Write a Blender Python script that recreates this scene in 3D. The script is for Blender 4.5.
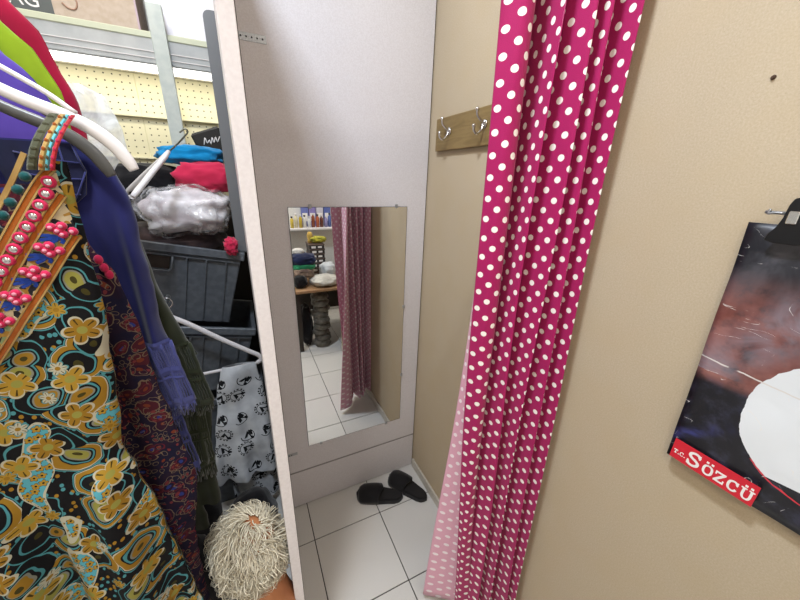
import bpy, bmesh, math, random
from math import sin, cos, pi, sqrt, exp
from mathutils import Vector, Matrix, noise

for o in list(bpy.data.objects):
    bpy.data.objects.remove(o)
scene = bpy.context.scene
C = scene.collection
random.seed(7)

# ------------------------------------------------------------------ camera
cam = bpy.data.cameras.new('camera')
cam.sensor_width = 36.0
cam.lens = 36.0 * 322.7 / 800.0
cam.clip_start = 0.02
cam_o = bpy.data.objects.new('camera', cam)
C.objects.link(cam_o)
right = Vector((0.90224, -0.43027, 0.02888))
up = Vector((0.12418, 0.32336, 0.93809))
back = Vector((-0.41297, -0.84280, 0.34518))
cam_o.matrix_world = Matrix(((right.x, up.x, back.x, 0.0), (right.y, up.y, back.y, 0.0),
                             (right.z, up.z, back.z, 1.6), (0, 0, 0, 1)))
scene.camera = cam_o

# ------------------------------------------------------------------ world, exposure
world = bpy.data.worlds.new('world')
scene.world = world
world.use_nodes = True
world.node_tree.nodes['Background'].inputs[0].default_value = (0.9, 0.93, 1.0, 1)
world.node_tree.nodes['Background'].inputs[1].default_value = 0.15
vs = scene.view_settings
vs.view_transform = 'Standard'
vs.look = 'None'
vs.gamma = 1.0
vs.use_curve_mapping = False
vs.exposure = 0.0

# ------------------------------------------------------------------ lamps of the shop (ceiling panels)
def area_light(name, loc, sx, sy, power, color, rot=(0, 0, 0)):
    l = bpy.data.lights.new(name, 'AREA')
    l.shape = 'RECTANGLE'
    l.size, l.size_y, l.energy, l.color = sx, sy, power, color
    o = bpy.data.objects.new(name, l)
    o.location = loc
    o.rotation_euler = rot
    C.objects.link(o)
    return o
CEIL = 2.95
LAMPS = [((-0.90, -0.75), 0.5, 0.5, 22, (1.0, 0.87, 0.70)),
         ((-0.22, 0.35), 0.20, 0.20, 37, (0.79, 0.88, 1.0)),
         ((0.9, -0.85), 0.5, 0.3, 14, (1.0, 0.93, 0.84)),
         ((-0.40, 1.50), 0.3, 0.3, 8, (1.0, 0.97, 0.92))]
for (x, y), sx, sy, pw, col in LAMPS:
    area_light('ceiling_panel_light', (x, y, CEIL - 0.055), sx, sy, pw, col)
# fluorescent tube under the shelf
area_light('shelf_tube_light', (-0.65, 1.955, 2.005), 1.6, 0.03, 3.0, (1.0, 0.95, 0.80), (math.radians(25), 0, 0))

# ------------------------------------------------------------------ helpers
def lin(h):
    h = h.lstrip('#')
    v = [int(h[i:i + 2], 16) / 255 for i in (0, 2, 4)]
    return tuple((c / 12.92 if c <= 0.04045 else ((c + 0.055) / 1.055) ** 2.4) for c in v)

class E:
    """socket with arithmetic"""
    def __init__(s, nt, o): s.nt, s.o = nt, o
    def m(s, op, *a):
        n = s.nt.nodes.new('ShaderNodeMath'); n.operation = op
        s.nt.links.new(s.o, n.inputs[0])
        for i, v in enumerate(a):
            if isinstance(v, E): s.nt.links.new(v.o, n.inputs[i + 1])
            else: n.inputs[i + 1].default_value = v
        return E(s.nt, n.outputs[0])
    def __add__(s, b): return s.m('ADD', b)
    __radd__ = __add__
    def __sub__(s, b): return s.m('SUBTRACT', b)
    def __rsub__(s, b): return s.m('MULTIPLY', -1.0).m('ADD', b)
    def __mul__(s, b): return s.m('MULTIPLY', b)
    __rmul__ = __mul__
    def __truediv__(s, b): return s.m('DIVIDE', b)
    def lt(s, b): return s.m('LESS_THAN', b)
    def gt(s, b): return s.m('GREATER_THAN', b)
    def abs(s): return s.m('ABSOLUTE')
    def sin(s): return s.m('SINE')
    def cos(s): return s.m('COSINE')
    def mod(s, b): return s.m('FLOORED_MODULO', b)
    def floor(s): return s.m('FLOOR')
    def atan2(s, b): return s.m('ARCTAN2', b)
    def max(s, b): return s.m('MAXIMUM', b)
    def min(s, b): return s.m('MINIMUM', b)
    def pow(s, b): return s.m('POWER', b)
    def ss(s, a, b):
        n = s.nt.nodes.new('ShaderNodeMapRange'); n.interpolation_type = 'SMOOTHSTEP'
        s.nt.links.new(s.o, n.inputs[0])
        n.inputs[1].default_value, n.inputs[2].default_value = a, b
        return E(s.nt, n.outputs[0])

class Mat:
    def __init__(s, name, col=(0.8, 0.8, 0.8), rough=0.6, metal=0.0, spec=0.4, **kw):
        s.mat = bpy.data.materials.new(name)
        s.mat.use_nodes = True
        s.nt = s.mat.node_tree
        s.b = s.nt.nodes['Principled BSDF']
        s.out = s.nt.nodes['Material Output']
        s.b.inputs['Base Color'].default_value = (*col, 1)
        s.b.inputs['Roughness'].default_value = rough
        s.b.inputs['Metallic'].default_value = metal
        s.b.inputs['Specular IOR Level'].default_value = spec
        for k, v in kw.items():
            s.b.inputs[k.replace('_', ' ')].default_value = v
    def node(s, t): return s.nt.nodes.new(t)
    def uv(s):
        n = s.node('ShaderNodeUVMap'); x = s.node('ShaderNodeSeparateXYZ')
        s.nt.links.new(n.outputs[0], x.inputs[0])
        s.uvo = n.outputs[0]
        return E(s.nt, x.outputs[0]), E(s.nt, x.outputs[1])
    def obj(s):
        n = s.node('ShaderNodeTexCoord'); s.uvo = n.outputs['Object']; return s.uvo
    def vec(s, x, y, z=0.0):
        n = s.node('ShaderNodeCombineXYZ')
        for i, v in enumerate((x, y, z)):
            if isinstance(v, E): s.nt.links.new(v.o, n.inputs[i])
            else: n.inputs[i].default_value = v
        return n.outputs[0]
    def noise(s, v, scale, detail=3.0, rough=0.5, dist=0.0, out=0):
        n = s.node('ShaderNodeTexNoise')
        s.nt.links.new(v, n.inputs['Vector'])
        n.inputs['Scale'].default_value, n.inputs['Detail'].default_value = scale, detail
        n.inputs['Roughness'].default_value, n.inputs['Distortion'].default_value = rough, dist
        return E(s.nt, n.outputs[out])
    def voro(s, v, scale, feature='F1', rnd=1.0, dim='2D'):
        n = s.node('ShaderNodeTexVoronoi'); n.voronoi_dimensions = dim; n.feature = feature
        s.nt.links.new(v, n.inputs['Vector'])
        n.inputs['Scale'].default_value = scale
        n.inputs['Randomness'].default_value = rnd
        return n
    def sep(s, sock):
        x = s.node('ShaderNodeSeparateXYZ'); s.nt.links.new(sock, x.inputs[0])
        return [E(s.nt, x.outputs[i]) for i in range(3)]
    def mix(s, f, a, b):
        n = s.node('ShaderNodeMix'); n.data_type = 'RGBA'
        for sock, v in ((n.inputs[0], f), (n.inputs[6], a), (n.inputs[7], b)):
            if isinstance(v, E): s.nt.links.new(v.o, sock)
            elif isinstance(v, (int, float)): sock.default_value = v
            else: sock.default_value = (*v, 1)
        return E(s.nt, n.outputs[2])
    def color(s, c): s.nt.links.new(c.o, s.b.inputs['Base Color']); return s
    def bump(s, h, strength=0.3, dist=0.002):
        n = s.node('ShaderNodeBump')
        n.inputs['Strength'].default_value, n.inputs['Distance'].default_value = strength, dist
        s.nt.links.new(h.o, n.inputs['Height'])
        s.nt.links.new(n.outputs[0], s.b.inputs['Normal'])
        return s

def newmesh(name, verts, faces, uvs=None, smooth=False, mats=None, fmat=None):
    me = bpy.data.meshes.new(name)
    me.from_pydata(verts, [], faces)
    if uvs:
        l = me.uv_layers.new(name='UVMap')
        vi = [0] * len(me.loops)
        me.loops.foreach_get('vertex_index', vi)
        flat = []
        for i in vi: flat += uvs[i]
        l.data.foreach_set('uv', flat)
    if smooth:
        me.polygons.foreach_set('use_smooth', [True] * len(me.polygons))
    for m in (mats or []):
        me.materials.append(m.mat if isinstance(m, Mat) else m)
    if fmat: me.polygons.foreach_set('material_index', fmat)
    me.update()
    return me

def tag(o, label=None, cat=None, group=None, kind=None):
    if label: o['label'] = label
    if cat: o['category'] = cat
    if group: o['group'] = group
    if kind: o['kind'] = kind
    return o
def link(name, me, parent=None):
    o = bpy.data.objects.new(name, me)
    C.objects.link(o)
    if parent is not None: o.parent = parent
    return o
def thing(name, label, cat, loc=(0, 0, 0), rot=(0, 0, 0), group=None):
    o = bpy.data.objects.new(name, None)
    C.objects.link(o)
    o.location, o.rotation_euler = loc, rot
    o.empty_display_size = 0.05
    return tag(o, label, cat, group)
def M_(m): return m.mat if isinstance(m, Mat) else m

class B:
    """bmesh collector -> one mesh object"""
    def __init__(s): s.bm = bmesh.new()
    def box(s, x0, x1, y0, y1, z0, z1, bev=0.0, M=None, seg=1):
        v = [s.bm.verts.new((x, y, z)) for x in (x0, x1) for y in (y0, y1) for z in (z0, z1)]
        q = [(0, 1, 3, 2), (4, 6, 7, 5), (0, 4, 5, 1), (2, 3, 7, 6), (0, 2, 6, 4), (1, 5, 7, 3)]
        f = [s.bm.faces.new([v[i] for i in a]) for a in q]
        if bev:
            ed = list({e for a in f for e in a.edges})
            r = bmesh.ops.bevel(s.bm, geom=ed, offset=bev, segments=seg, profile=0.5, affect='EDGES')
            v = list({w for a in r['faces'] for w in a.verts} | {w for w in v if w.is_valid})
        if M is not None: bmesh.ops.transform(s.bm, matrix=M, verts=[w for w in v if w.is_valid])
        return s
    def tube(s, pts, r, n=8, cap=True, flat=1.0, flat_axis=None):
        pts = [Vector(p) for p in pts]
        rr = r if isinstance(r, (list, tuple)) else [r] * len(pts)
        rings = []
        ref = None
        for i, p in enumerate(pts):
            t = (pts[min(i + 1, len(pts) - 1)] - pts[max(i - 1, 0)]).normalized()
            if flat_axis is not None:
                a = Vector(flat_axis)
            elif ref is None:
                a = Vector((0, 0, 1)) if abs(t.z) < 0.9 else Vector((1, 0, 0))
            else: a = ref
            u = (a - t * a.dot(t)).normalized()
            w = t.cross(u)
            ref = u
            rings.append([s.bm.verts.new(p + u * cos(2 * pi * k / n) * rr[i] * flat + w * sin(2 * pi * k / n) * rr[i]) for k in range(n)])
        for a, b in zip(rings, rings[1:]):
            for k in range(n):
                f = s.bm.faces.new((a[k], a[(k + 1) % n], b[(k + 1) % n], b[k])); f.smooth = True
        if cap:
            s.bm.faces.new(list(reversed(rings[0]))); s.bm.faces.new(rings[-1])
        return s
    def lathe(s, prof, n=20, c=(0, 0, 0)):
        rings = []
        for r, z in prof:
            if r < 1e-6: rings.append([s.bm.verts.new((c[0], c[1], c[2] + z))])
            else: rings.append([s.bm.verts.new((c[0] + r * cos(2 * pi * k / n), c[1] + r * sin(2 * pi * k / n), c[2] + z)) for k in range(n)])
        for a, b in zip(rings, rings[1:]):
            for k in range(n):
                k2 = (k + 1) % n
                if len(a) == 1 and len(b) == 1: continue
                if len(a) == 1: f = s.bm.faces.new((a[0], b[k2], b[k]))
                elif len(b) == 1: f = s.bm.faces.new((a[k], a[k2], b[0]))
                else: f = s.bm.faces.new((a[k], a[k2], b[k2], b[k]))
                f.smooth = True
        return s
    def prism(s, pts, off):
        """polygon (3D points) extruded by vector off"""
        off = Vector(off)
        a = [s.bm.verts.new(p) for p in pts]
        b = [s.bm.verts.new(Vector(p) + off) for p in pts]
        s.bm.faces.new(list(reversed(a))); s.bm.faces.new(b)
        n = len(a)
        for k in range(n): s.bm.faces.new((a[k], a[(k + 1) % n], b[(k + 1) % n], b[k]))
        return s
    def ell(s, c, r, M=None, u=14, v=10):
        mm = Matrix.Translation(c) @ (M or Matrix.Identity(4)) @ Matrix.Diagonal((*r, 1))
        res = bmesh.ops.create_uvsphere(s.bm, u_segments=u, v_segments=v, radius=1, matrix=mm)
        for w in res['verts']:
            for f in w.link_faces: f.smooth = True
        return s
    def mesh(s, name, m):
        bmesh.ops.recalc_face_normals(s.bm, faces=s.bm.faces)
        me = bpy.data.meshes.new(name)
        s.bm.to_mesh(me); s.bm.free()
        me.materials.append(M_(m))
        return me
    def build(s, name, m, parent=None): return link(name, s.mesh(name, m), parent)

def catmull(pts, n):
    pts = [Vector(p) for p in pts]
    out = []
    P = [pts[0] * 2 - pts[1]] + pts + [pts[-1] * 2 - pts[-2]]
    for i in range(1, len(P) - 2):
        for k in range(n):
            t = k / n
            a, b, c, d = P[i - 1], P[i], P[i + 1], P[i + 2]
            out.append(0.5 * ((2 * b) + (c - a) * t + (2 * a - 5 * b + 4 * c - d) * t * t + (3 * b - 3 * c + d - a) * t ** 3))
    out.append(pts[-1])
    return out
def interp(keys, z):
    """keys sorted by descending or ascending z; smooth interpolation of the tuples"""
    ks = sorted(keys)
    if z <= ks[0][0]: return ks[0][1:]
    if z >= ks[-1][0]: return ks[-1][1:]
    for a, b in zip(ks, ks[1:]):
        if a[0] <= z <= b[0]:
            t = (z - a[0]) / (b[0] - a[0]); t = t * t * (3 - 2 * t) * 0.5 + t * 0.5
            return tuple(p + (q - p) * t for p, q in zip(a[1:], b[1:]))

def text_mesh(name, body, size, extrude, m, align='LEFT', offset=0.0):
    cu = bpy.data.curves.new(name, 'FONT')
    cu.body, cu.size, cu.extrude, cu.offset = body, size, extrude, offset
    cu.align_x = align
    t = bpy.data.objects.new(name, cu)
    C.objects.link(t)
    dg = bpy.context.evaluated_depsgraph_get()
    me = bpy.data.meshes.new_from_object(t.evaluated_get(dg))
    bpy.data.objects.remove(t)
    me.materials.clear(); me.materials.append(M_(m))
    return me

# ------------------------------------------------------------------ materials
def wallpaper():
    g = Mat('wallpaper', rough=0.85, spec=0.2)
    v = g.obj()
    mp = g.node('ShaderNodeMapping'); mp.inputs['Scale'].default_value = (1, 1, 1.0)
    g.nt.links.new(v, mp.inputs[0])
    a = g.noise(mp.outputs[0], 320, 4, 0.75)
    b = g.noise(mp.outputs[0], 9, 3)
    d = g.noise(mp.outputs[0], 420, 2)
    c = g.mix(a.ss(0.35, 0.7), lin('#b8a88e'), lin('#c4b59d'))
    c = g.mix(b.ss(0.35, 0.75) * 0.35, c, lin('#bba888'))
    c = g.mix(d.ss(0.64, 0.76) * 0.4, c, lin('#8d7d62'))
    return g.color(c).bump(a + d * 0.5, 0.15, 0.0008)
WALLPAPER = wallpaper()
def speck(name, c1, c2, scale=200, rough=0.5, bump=0.1, spec=0.4):
    g = Mat(name, rough=rough, spec=spec)
    a = g.noise(g.obj(), scale, 3)
    return g.color(g.mix(a.ss(0.3, 0.7), c1, c2)).bump(a, bump, 0.001)
PANEL = speck('panel_white', lin('#cfcacb'), lin('#d8d4d6'), 260, 0.45, 0.06)
POSTW = speck('post_white', lin('#d9d2d2'), lin('#e0dada'), 120, 0.4, 0.05)
PLASTER = speck('plaster_white', lin('#d6d4cf'), lin('#dedcd8'), 60, 0.8, 0.1)
CEILM = speck('ceiling_white', lin('#dcdad6'), lin('#e4e2de'), 80, 0.9, 0.1)
GREYSTRIP = Mat('grey_strip', lin('#8c8886'), 0.5)
GAPSHADE = Mat('gap_and_shade', lin('#1a1918'), 0.8)
def tile_mat():
    g = Mat('floor_tile', rough=0.28, spec=0.5)
    v = g.obj()
    a = g.noise(v, 300, 3); b = g.noise(v, 5, 4)
    c = g.mix(a.ss(0.3, 0.7), lin('#c8c6c2'), lin('#d4d2cf'))
    c = g.mix(b.ss(0.55, 0.85) * 0.3, c, lin('#b3aca2'))
    return g.color(c)
TILE = tile_mat()
GROUT = Mat('grout', lin('#2b2826'), 0.9)
SKIRT = speck('skirting', lin('#b9b2a6'), lin('#c9c3b8'), 90, 0.4)
CHROME = Mat('chrome', lin('#d8d8d8'), 0.15, 1.0)
STEEL = speck('galvanised', lin('#9b9da0'), lin('#b8babd'), 300, 0.35)
STEEL.b.inputs['Metallic'].default_value = 0.7
MIRROR = Mat('mirror_silver', (0.86, 0.87, 0.86), 0.0, 1.0)
BLACKP = Mat('black_plastic', lin('#141416'), 0.35)
def wood(name, c1, c2, s=6.0):
    g = Mat(name, rough=0.45)
    v = g.obj()
    mp = g.node('ShaderNodeMapping'); mp.inputs['Scale'].default_value = (8, 1, 8)
    g.nt.links.new(v, mp.inputs[0])
    a = g.noise(mp.outputs[0], s, 5, 0.6, 1.2)
    return g.color(g.mix(a.ss(0.3, 0.7), c1, c2)).bump(a, 0.1, 0.001)
WOODH = wood('hook_board_wood', lin('#796239'), lin('#8b7448'))
WOODT = wood('table_wood', lin('#94704e'), lin('#aa8664'))
WHITEP = Mat('white_plastic', lin('#dcd8d8'), 0.3)
GREYHANG = Mat('grey_plastic', lin('#55534f'), 0.35)
def plain_fabric(name, c, c2=None, scale=900, rough=0.9, bump=0.25, sheen=0.2):
    g = Mat(name, rough=rough, spec=0.15)
    v = g.obj()
    a = g.noise(v, scale, 2); b = g.noise(v, 14, 3)
    c2 = c2 or tuple(x * 0.75 for x in c)
    g.color(g.mix(b.ss(0.3, 0.7), c, c2)).bump(a, bump, 0.0008)
    g.b.inputs['Sheen Weight'].default_value = sheen
    return g
def dots(name, base, dot, base2):
    g = Mat(name, rough=0.75, spec=0.25)
    u, v = g.uv()
    W, H, R = 0.0215, 0.043, 0.0068
    col = (u / W).floor()
    par = col.mod(2.0)
    lu = (u / W - col - 0.5) * W
    lv = ((v / H + par * 0.5).mod(1.0) - 0.5) * H
    r = (lu * lu + lv * lv).m('SQRT')
    f = r.ss(R + 0.0006, R - 0.0006) if False else r.lt(R)
    w = g.noise(g.uvo, 700, 2)
    c = g.mix(f, g.mix(w.ss(0.3, 0.7), base, base2), dot)
    g.color(c).bump(w, 0.12, 0.0006)
    g.b.inputs['Sheen Weight'].default_value = 0.15
    return g
CURT_F = dots('polka_front', lin('#a8125b'), lin('#f3ebe4'), lin('#9c1053'))
CURT_B = dots('polka_reverse', lin('#dda8b9'), lin('#efe2e4'), lin('#d69fb2'))

# ------------------------------------------------------------------ the room
XR, YB, XL, YF, XO = 0.75, 2.15, -2.2, -1.35, 1.5
def struct(name, b, m, label=None, parent=None):
    o = b.build(name, m, parent)
    if parent is None: tag(o, label, None, None, 'structure')
    return o
fl = struct('floor', B().box(XL - .1, XO + .1, YF - .1, YB + .1, -0.10, -0.004), GROUT, 'white square floor tiles with dark grout')
TS, G = 0.33, 0.0042
full = B().box(G / 2, TS - G / 2, G / 2, TS - G / 2, -0.006, 0.0, 0.0012).mesh('tile', TILE)
def tile_cells():
    x = 0.126 - TS * 8
    while x < XO:
        y = 0.761 - TS * 8
        while y < YB:
            yield x, y
            y += TS
        x += TS
for x, y in tile_cells():
    xm = XR if y + TS / 2 > -0.25 else XO
    x0, x1, y0, y1 = max(x, XL), min(x + TS, xm), max(y, YF), min(y + TS, YB)
    if x1 - x0 < 0.02 or y1 - y0 < 0.02: continue
    if x1 - x0 > TS - 1e-4 and y1 - y0 > TS - 1e-4: me = full
    else: me = B().box(x0 - x + G / 2, x1 - x - G / 2, y0 - y + G / 2, y1 - y - G / 2, -0.006, 0.0, 0.0012).mesh('tile', TILE)
    o = link('tile', me, fl); o.location = (x, y, 0)
struct('ceiling', B().box(XL - .1, XO + .1, YF - .1, YB + .1, CEIL, CEIL + 0.1), CEILM, 'plain white shop ceiling')
struct('wall_right', B().box(XR, XR + 0.12, -0.25, YB, 0, CEIL), WALLPAPER, 'beige speckled wallpapered wall')
struct('wall_recess', B().box(XR + 0.12, XO + .1, -0.25, -0.15, 0, CEIL), PLASTER, 'plain wall turning off behind the fitting room')
struct('wall_far_right', B().box(XO, XO + .1, YF, -0.25, 0, CEIL), PLASTER, 'white side wall beyond the table')
struct('wall_back', B().box(XL, XR + .12, YB, YB + .1, 0, CEIL), PLASTER, 'white wall behind the shelving')
struct('wall_left', B().box(XL - .1, XL, YF, YB, 0, CEIL), PLASTER, 'white wall on the far left of the shop')
struct('wall_front', B().box(XL, XO, YF - .1, YF, 0, CEIL), PLASTER, 'white wall reflected in the mirror behind the shelf')
bb = struct('baseboard_right', B().box(XR - 0.011, XR, -0.25, 1.285, 0.0, 0.055, 0.003), SKIRT, 'pale tile skirting along the wallpapered wall')
tag(link('wall_hole', B().tube([(XR - 0.0005, 0.276, 1.763), (XR - 0.004, 0.276, 1.763)], [0.0035, 0.002], 8).mesh('nail', Mat('old_nail', lin('#4a3426'), 0.6)), None), 'small dark nail in the beige wall above the newspaper', 'nail')
bpy.data.objects['wall_hole'].name = 'nail'

# partition panel with its white post
pp = struct('wall_partition', B().box(0.0045, 0.7435, 1.29, 1.315, 0.236, 2.42, 0.001), PANEL, 'white board partition of the fitting cubicle')
B().box(0.0045, 0.7435, 1.2955, 1.313, 0.0, 0.008).build('gap', GAPSHADE, pp)
B().box(0.0045, 0.7435, 1.2905, 1.315, 0.005, 0.226, 0.001).build('bottom_board', PANEL, pp)
B().box(0.0045, 0.7435, 1.2915, 1.313, 0.226, 0.236).build('seam_strip', GREYSTRIP, pp)
B().box(0.7430, 0.7500, 1.30, 1.315, 0.0, 2.40).build('gap', GAPSHADE, pp)
sw = struct('wall_cubicle_side', B().box(0.0045, 0.0305, 0.65, 1.289, 0.0, 2.36, 0.0015, seg=2), POSTW, 'white board side of the fitting cubicle seen on its edge')
B().box(0.0306, 0.0318, 0.656, 0.67, 0.0, 2.36).build('edge_shadow_strip', GAPSHADE, sw)  # added dark strip, draws the shadow line along the board's inner edge
def strap_mesh():
    b = B().box(0, 0.085, 0, 0.0015, -0.011, 0.011, 0.0005)
    for i in range(5):
        b.tube([(0.012 + i * 0.0155, 0.0003, 0), (0.012 + i * 0.0155, -0.001, 0)], 0.0028, 8)
    return b
o = strap_mesh().build('metal_strap', STEEL, pp); o.location = (0.055, 1.2882, 2.000)
o = strap_mesh().build('metal_strap', STEEL, pp); o.location = (0.050, 1.2882, 0.352); o.scale = (0.65, 1, 0.7)
for z in (2.0, 0.352):
    for k in range(5 if z > 1 else 3):
        o = link('hole', B().tube([(0, 0, 0), (0, -0.0006, 0)], 0.0026, 8).mesh('hole', GAPSHADE), pp)
        o.location = ((.055 if z > 1 else .05) + (0.012 + k * 0.0155) * (1 if z > 1 else .65), 1.2868, z)

# mirror
mir = thing('wall_mirror', 'frameless rectangular mirror fixed on the white partition board', 'mirror', (0.405, 1.29, 0.377))
B().box(-0.246, 0.246, -0.004, -0.0002, 0.0, 1.122).build('glass_edge', Mat('mirror_edge', lin('#3c403d'), 0.3), mir)
B().box(-0.2445, 0.2445, -0.0046, -0.0039, 0.0015, 1.1205).build('mirror_glass', MIRROR, mir)
for x, z in ((-0.165, 1.124), (0.195, 1.124), (0.2455, 0.66), (-0.185, -0.002), (0.165, -0.002), (0.2455, 0.28)):
    B().box(x - 0.006, x + 0.006, -0.0075, -0.0002, z - 0.008, z + 0.008, 0.0015).tube([(x, -0.0075, z), (x, -0.0095, z)], [0.004, 0.003], 8).build('mirror_clip', STEEL, mir)

# hook board on the right wall
hb = thing('coat_hook_board', 'olive brown wooden board with chrome coat hooks on the beige wall', 'hook rack', (XR, 0.98, 1.772))
B().box(-0.017, -0.0005, -0.24, 0.24, -0.057, 0.057, 0.002).build('board', WOODH, hb)
def coat_hook():
    b = B()
    b.lathe([(0.0, 0.0), (0.013, 0.0), (0.014, 0.003), (0.011, 0.006), (0.0, 0.007)], 14)
    bmesh.ops.rotate(b.bm, verts=b.bm.verts, cent=(0, 0, 0), matrix=Matrix.Rotation(-pi / 2, 3, 'Y'))
    b.tube(catmull([(-0.004, 0, 0.004), (-0.018, 0, 0.010), (-0.032, 0, 0.022), (-0.034, 0, 0.036)], 5), 0.0038, 8)
    b.ell((-0.034, 0, 0.038), (0.0065, 0.0065, 0.0065), u=10, v=8)
    b.tube(catmull([(-0.004, 0, -0.002), (-0.012, 0, -0.018), (-0.026, 0, -0.030), (-0.040, 0, -0.022), (-0.042, 0, -0.010)], 5), 0.0038, 8)
    b.ell((-0.042, 0, -0.008), (0.0060, 0.0060, 0.0060), u=10, v=8)
    return b.mesh('hook', CHROME)
hm = coat_hook()
for y in (0.145, -0.055, -0.2):
    o = link('hook', hm, hb); o.location = (-0.017, y, 0.006)

# ------------------------------------------------------------------ curtain
top = [(.478, .600), (.502, .562), (.540, .562), (.556, .630), (.568, .680), (.582, .630), (.580, .530), (.602, .600),
       (.622, .512), (.652, .590), (.668, .492), (.697, .570), (.706, .482), (.728, .545), (.744, .610)]
bot = [(.570, .592), (.585, .560), (.612, .562), (.560, .622), (.482, .672), (.570, .650), (.622, .525), (.655, .610),
       (.660, .497), (.692, .590), (.692, .462), (.716, .545), (.722, .432), (.735, .500), (.744, .585)]
def curtain():
    NZ, ZT, ZB = 64, 2.10, 0.035
    rows = []
    for j in range(NZ + 1):
        t = j / NZ
        z = ZT + (ZB - ZT) * t
        w = t ** 1.35
        # waist of flap 1: leading edge bows
        pts = []
        for i, (a, b) in enumerate(zip(top, bot)):
            wi = w if i > 4 else t ** 1.9
            if i == 4: wi = max(0.0, (t - .28) / .72) ** 1.1
            if i == 3: wi = max(0.0, (t - .28) / .72) ** 1.2
            x = a[0] + (b[0] - a[0]) * wi
            y = a[1] + (b[1] - a[1]) * wi
            s = 0.006 * sin(3.1 * t + i * 1.7) + 0.003 * sin(9 * t + i * 2.3)
            pts.append(Vector((x + s * 0.6 - (.005 if 5 < i < 13 else .002), y - s, 0)))
        pts = catmull(pts, 12)
        rows.append([Vector((p.x, p.y, z)) for p in pts])
    mid = rows[0]
    us = [0.0]
    for i in range(len(mid) - 1): us.append(us[-1] + sum((r[i + 1] - r[i]).length for r in rows) / len(rows))
    n = len(mid)
    verts = [tuple(v) for r in rows for v in r]
    uvs = [(us[i], r[i].z) for r in rows for i in range(n)]
    faces = [(j * n + i, (j + 1) * n + i, (j + 1) * n + i + 1, j * n + i + 1) for j in range(NZ) for i in range(n - 1)]
    return newmesh('fabric', verts, faces, uvs, True, [CURT_F, CURT_B])
ct = thing('curtain', 'pink fitting room curtain with white polka dots gathered at the wall', 'curtain', (0, 0, 0))
cf = link('fabric', curtain(), ct)
md = cf.modifiers.new('thickness', 'SOLIDIFY'); md.thickness = 0.0014; md.offset = -1; md.material_offset = 1; md.use_rim = True
rod = thing('curtain_rod', 'thin white curtain rod above the pink curtain', 'rod', (0, 0, 0))
B().tube([(XR, 0.56, 2.13), (-0.20, 0.56, 2.13)], 0.011, 12).build('rod', WHITEP, rod)
B().tube([(-0.19, 0.56, 2.13), (-0.19, 0.56, CEIL)], 0.008, 8).build('hanger_bar', WHITEP, rod)
for i in range(8):
    x = 0.49 + i * 0.034
    B().tube([(x, 0.56 + 0.018 * cos(k * pi / 6), 2.125 + 0.022 * sin(k * pi / 6)) for k in range(13)], 0.0022, 6).build('ring', CHROME, rod)

# ------------------------------------------------------------------ newspaper on a clip hanger
def newsprint():
    g = Mat('newspaper_print', rough=0.38, spec=0.5)
    u, v = g.uv()
    a = g.noise(g.uvo, 7, 5, 0.6); b = g.noise(g.uvo, 13, 4, 0.55, 0.8); d = g.noise(g.uvo, 30, 4, 0.6)
    c = g.mix(b.ss(0.35, 0.62), lin('#1c1d24'), lin('#4a4a50'))
    red = (v - 0.245).abs().ss(0.15, 0.06) * (u + a * 0.1).ss(0.27, 0.12)
    c = g.mix(red * d.ss(0.2, 0.55), c, g.mix(a.ss(.35, .65), lin('#6d3a33'), lin('#9b6a63')))
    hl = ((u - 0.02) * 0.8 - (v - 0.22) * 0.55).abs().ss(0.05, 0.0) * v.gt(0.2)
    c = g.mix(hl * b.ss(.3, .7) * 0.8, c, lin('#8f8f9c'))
    blue = (u - 0.17).abs().ss(0.08, 0.01) * v.ss(0.24, 0.36) * b.ss(.3, .6)
    c = g.mix(blue, c, lin('#56647c'))
    low = v.ss(0.20, 0.175)
    c = g.mix(low, c, g.mix(d.ss(.45, .75), lin('#15151c'), lin('#353648')))
    streak = (u * 0.9 - v + 0.05).abs().ss(0.02, 0.0) * low
    c = g.mix(streak * b.ss(.4, .6), c, lin('#3a3d78'))
    e = ((u - 0.178) / 0.106).pow(2.0) + ((v - 0.165) / 0.115).pow(2.0) + (a - 0.5) * 0.5
    c = g.mix(e.lt(1.0) * (v - u * .1).gt(0.050), c, lin('#dfe3e6'))
    ln = ((e - 1.02).abs().lt(0.02)) * v.lt(0.08)
    c = g.mix(ln, c, lin('#c83040'))
    cr = g.noise(g.uvo, 9, 2, 0.5, 1.5)
    crk = (cr - 0.5).abs().lt(0.0018) * d.ss(.5, .6)
    c = g.mix(crk, c, lin('#e5e2dd'))
    fold = (v - 0.225 + u * 0.13 + (a - .5) * .02).abs().lt(0.0012)
    c = g.mix(fold * d.ss(.35, .5), c, lin('#d8d4cf'))
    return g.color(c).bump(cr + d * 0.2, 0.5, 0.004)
NP = newsprint()
PAPER = Mat('newsprint_plain', lin('#c9c4ba'), 0.8)
np_ = thing('newspaper', 'dark printed newspaper page clipped up on the beige wall', 'newspaper', (0.735, 0.236, 1.095))
W, H = 0.31, 0.460
vv, uu, ff = [], [], []
nx, nz = 24, 30
for j in range(nz + 1):
    for i in range(nx + 1):
        u, v = W * i / nx, H * j / nz
        x = -0.004 * sin(u * 22 + 1) * (1 - v / H) - 0.006 * (1 - v / H) ** 2 + 0.003 * noise.noise((u * 14, v * 14, 3)) * (1 - .6 * v / H)
        vv.append((x, -u - 0.016 * (1 - v / H) - 0.0015 * noise.noise((v * 9, 1, 1)) * (1 if i == 0 else .3), v + 0.006 * noise.noise((u * 10, 5, 0)) * (j == 0)))
        uu.append((u, v))
ff = [(j * (nx + 1) + i, j * (nx + 1) + i + 1, (j + 1) * (nx + 1) + i + 1, (j + 1) * (nx + 1) + i) for j in range(nz) for i in range(nx)]
pg = link('page', newmesh('page', vv, ff, uu, True, [NP, PAPER]), np_)
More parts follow.
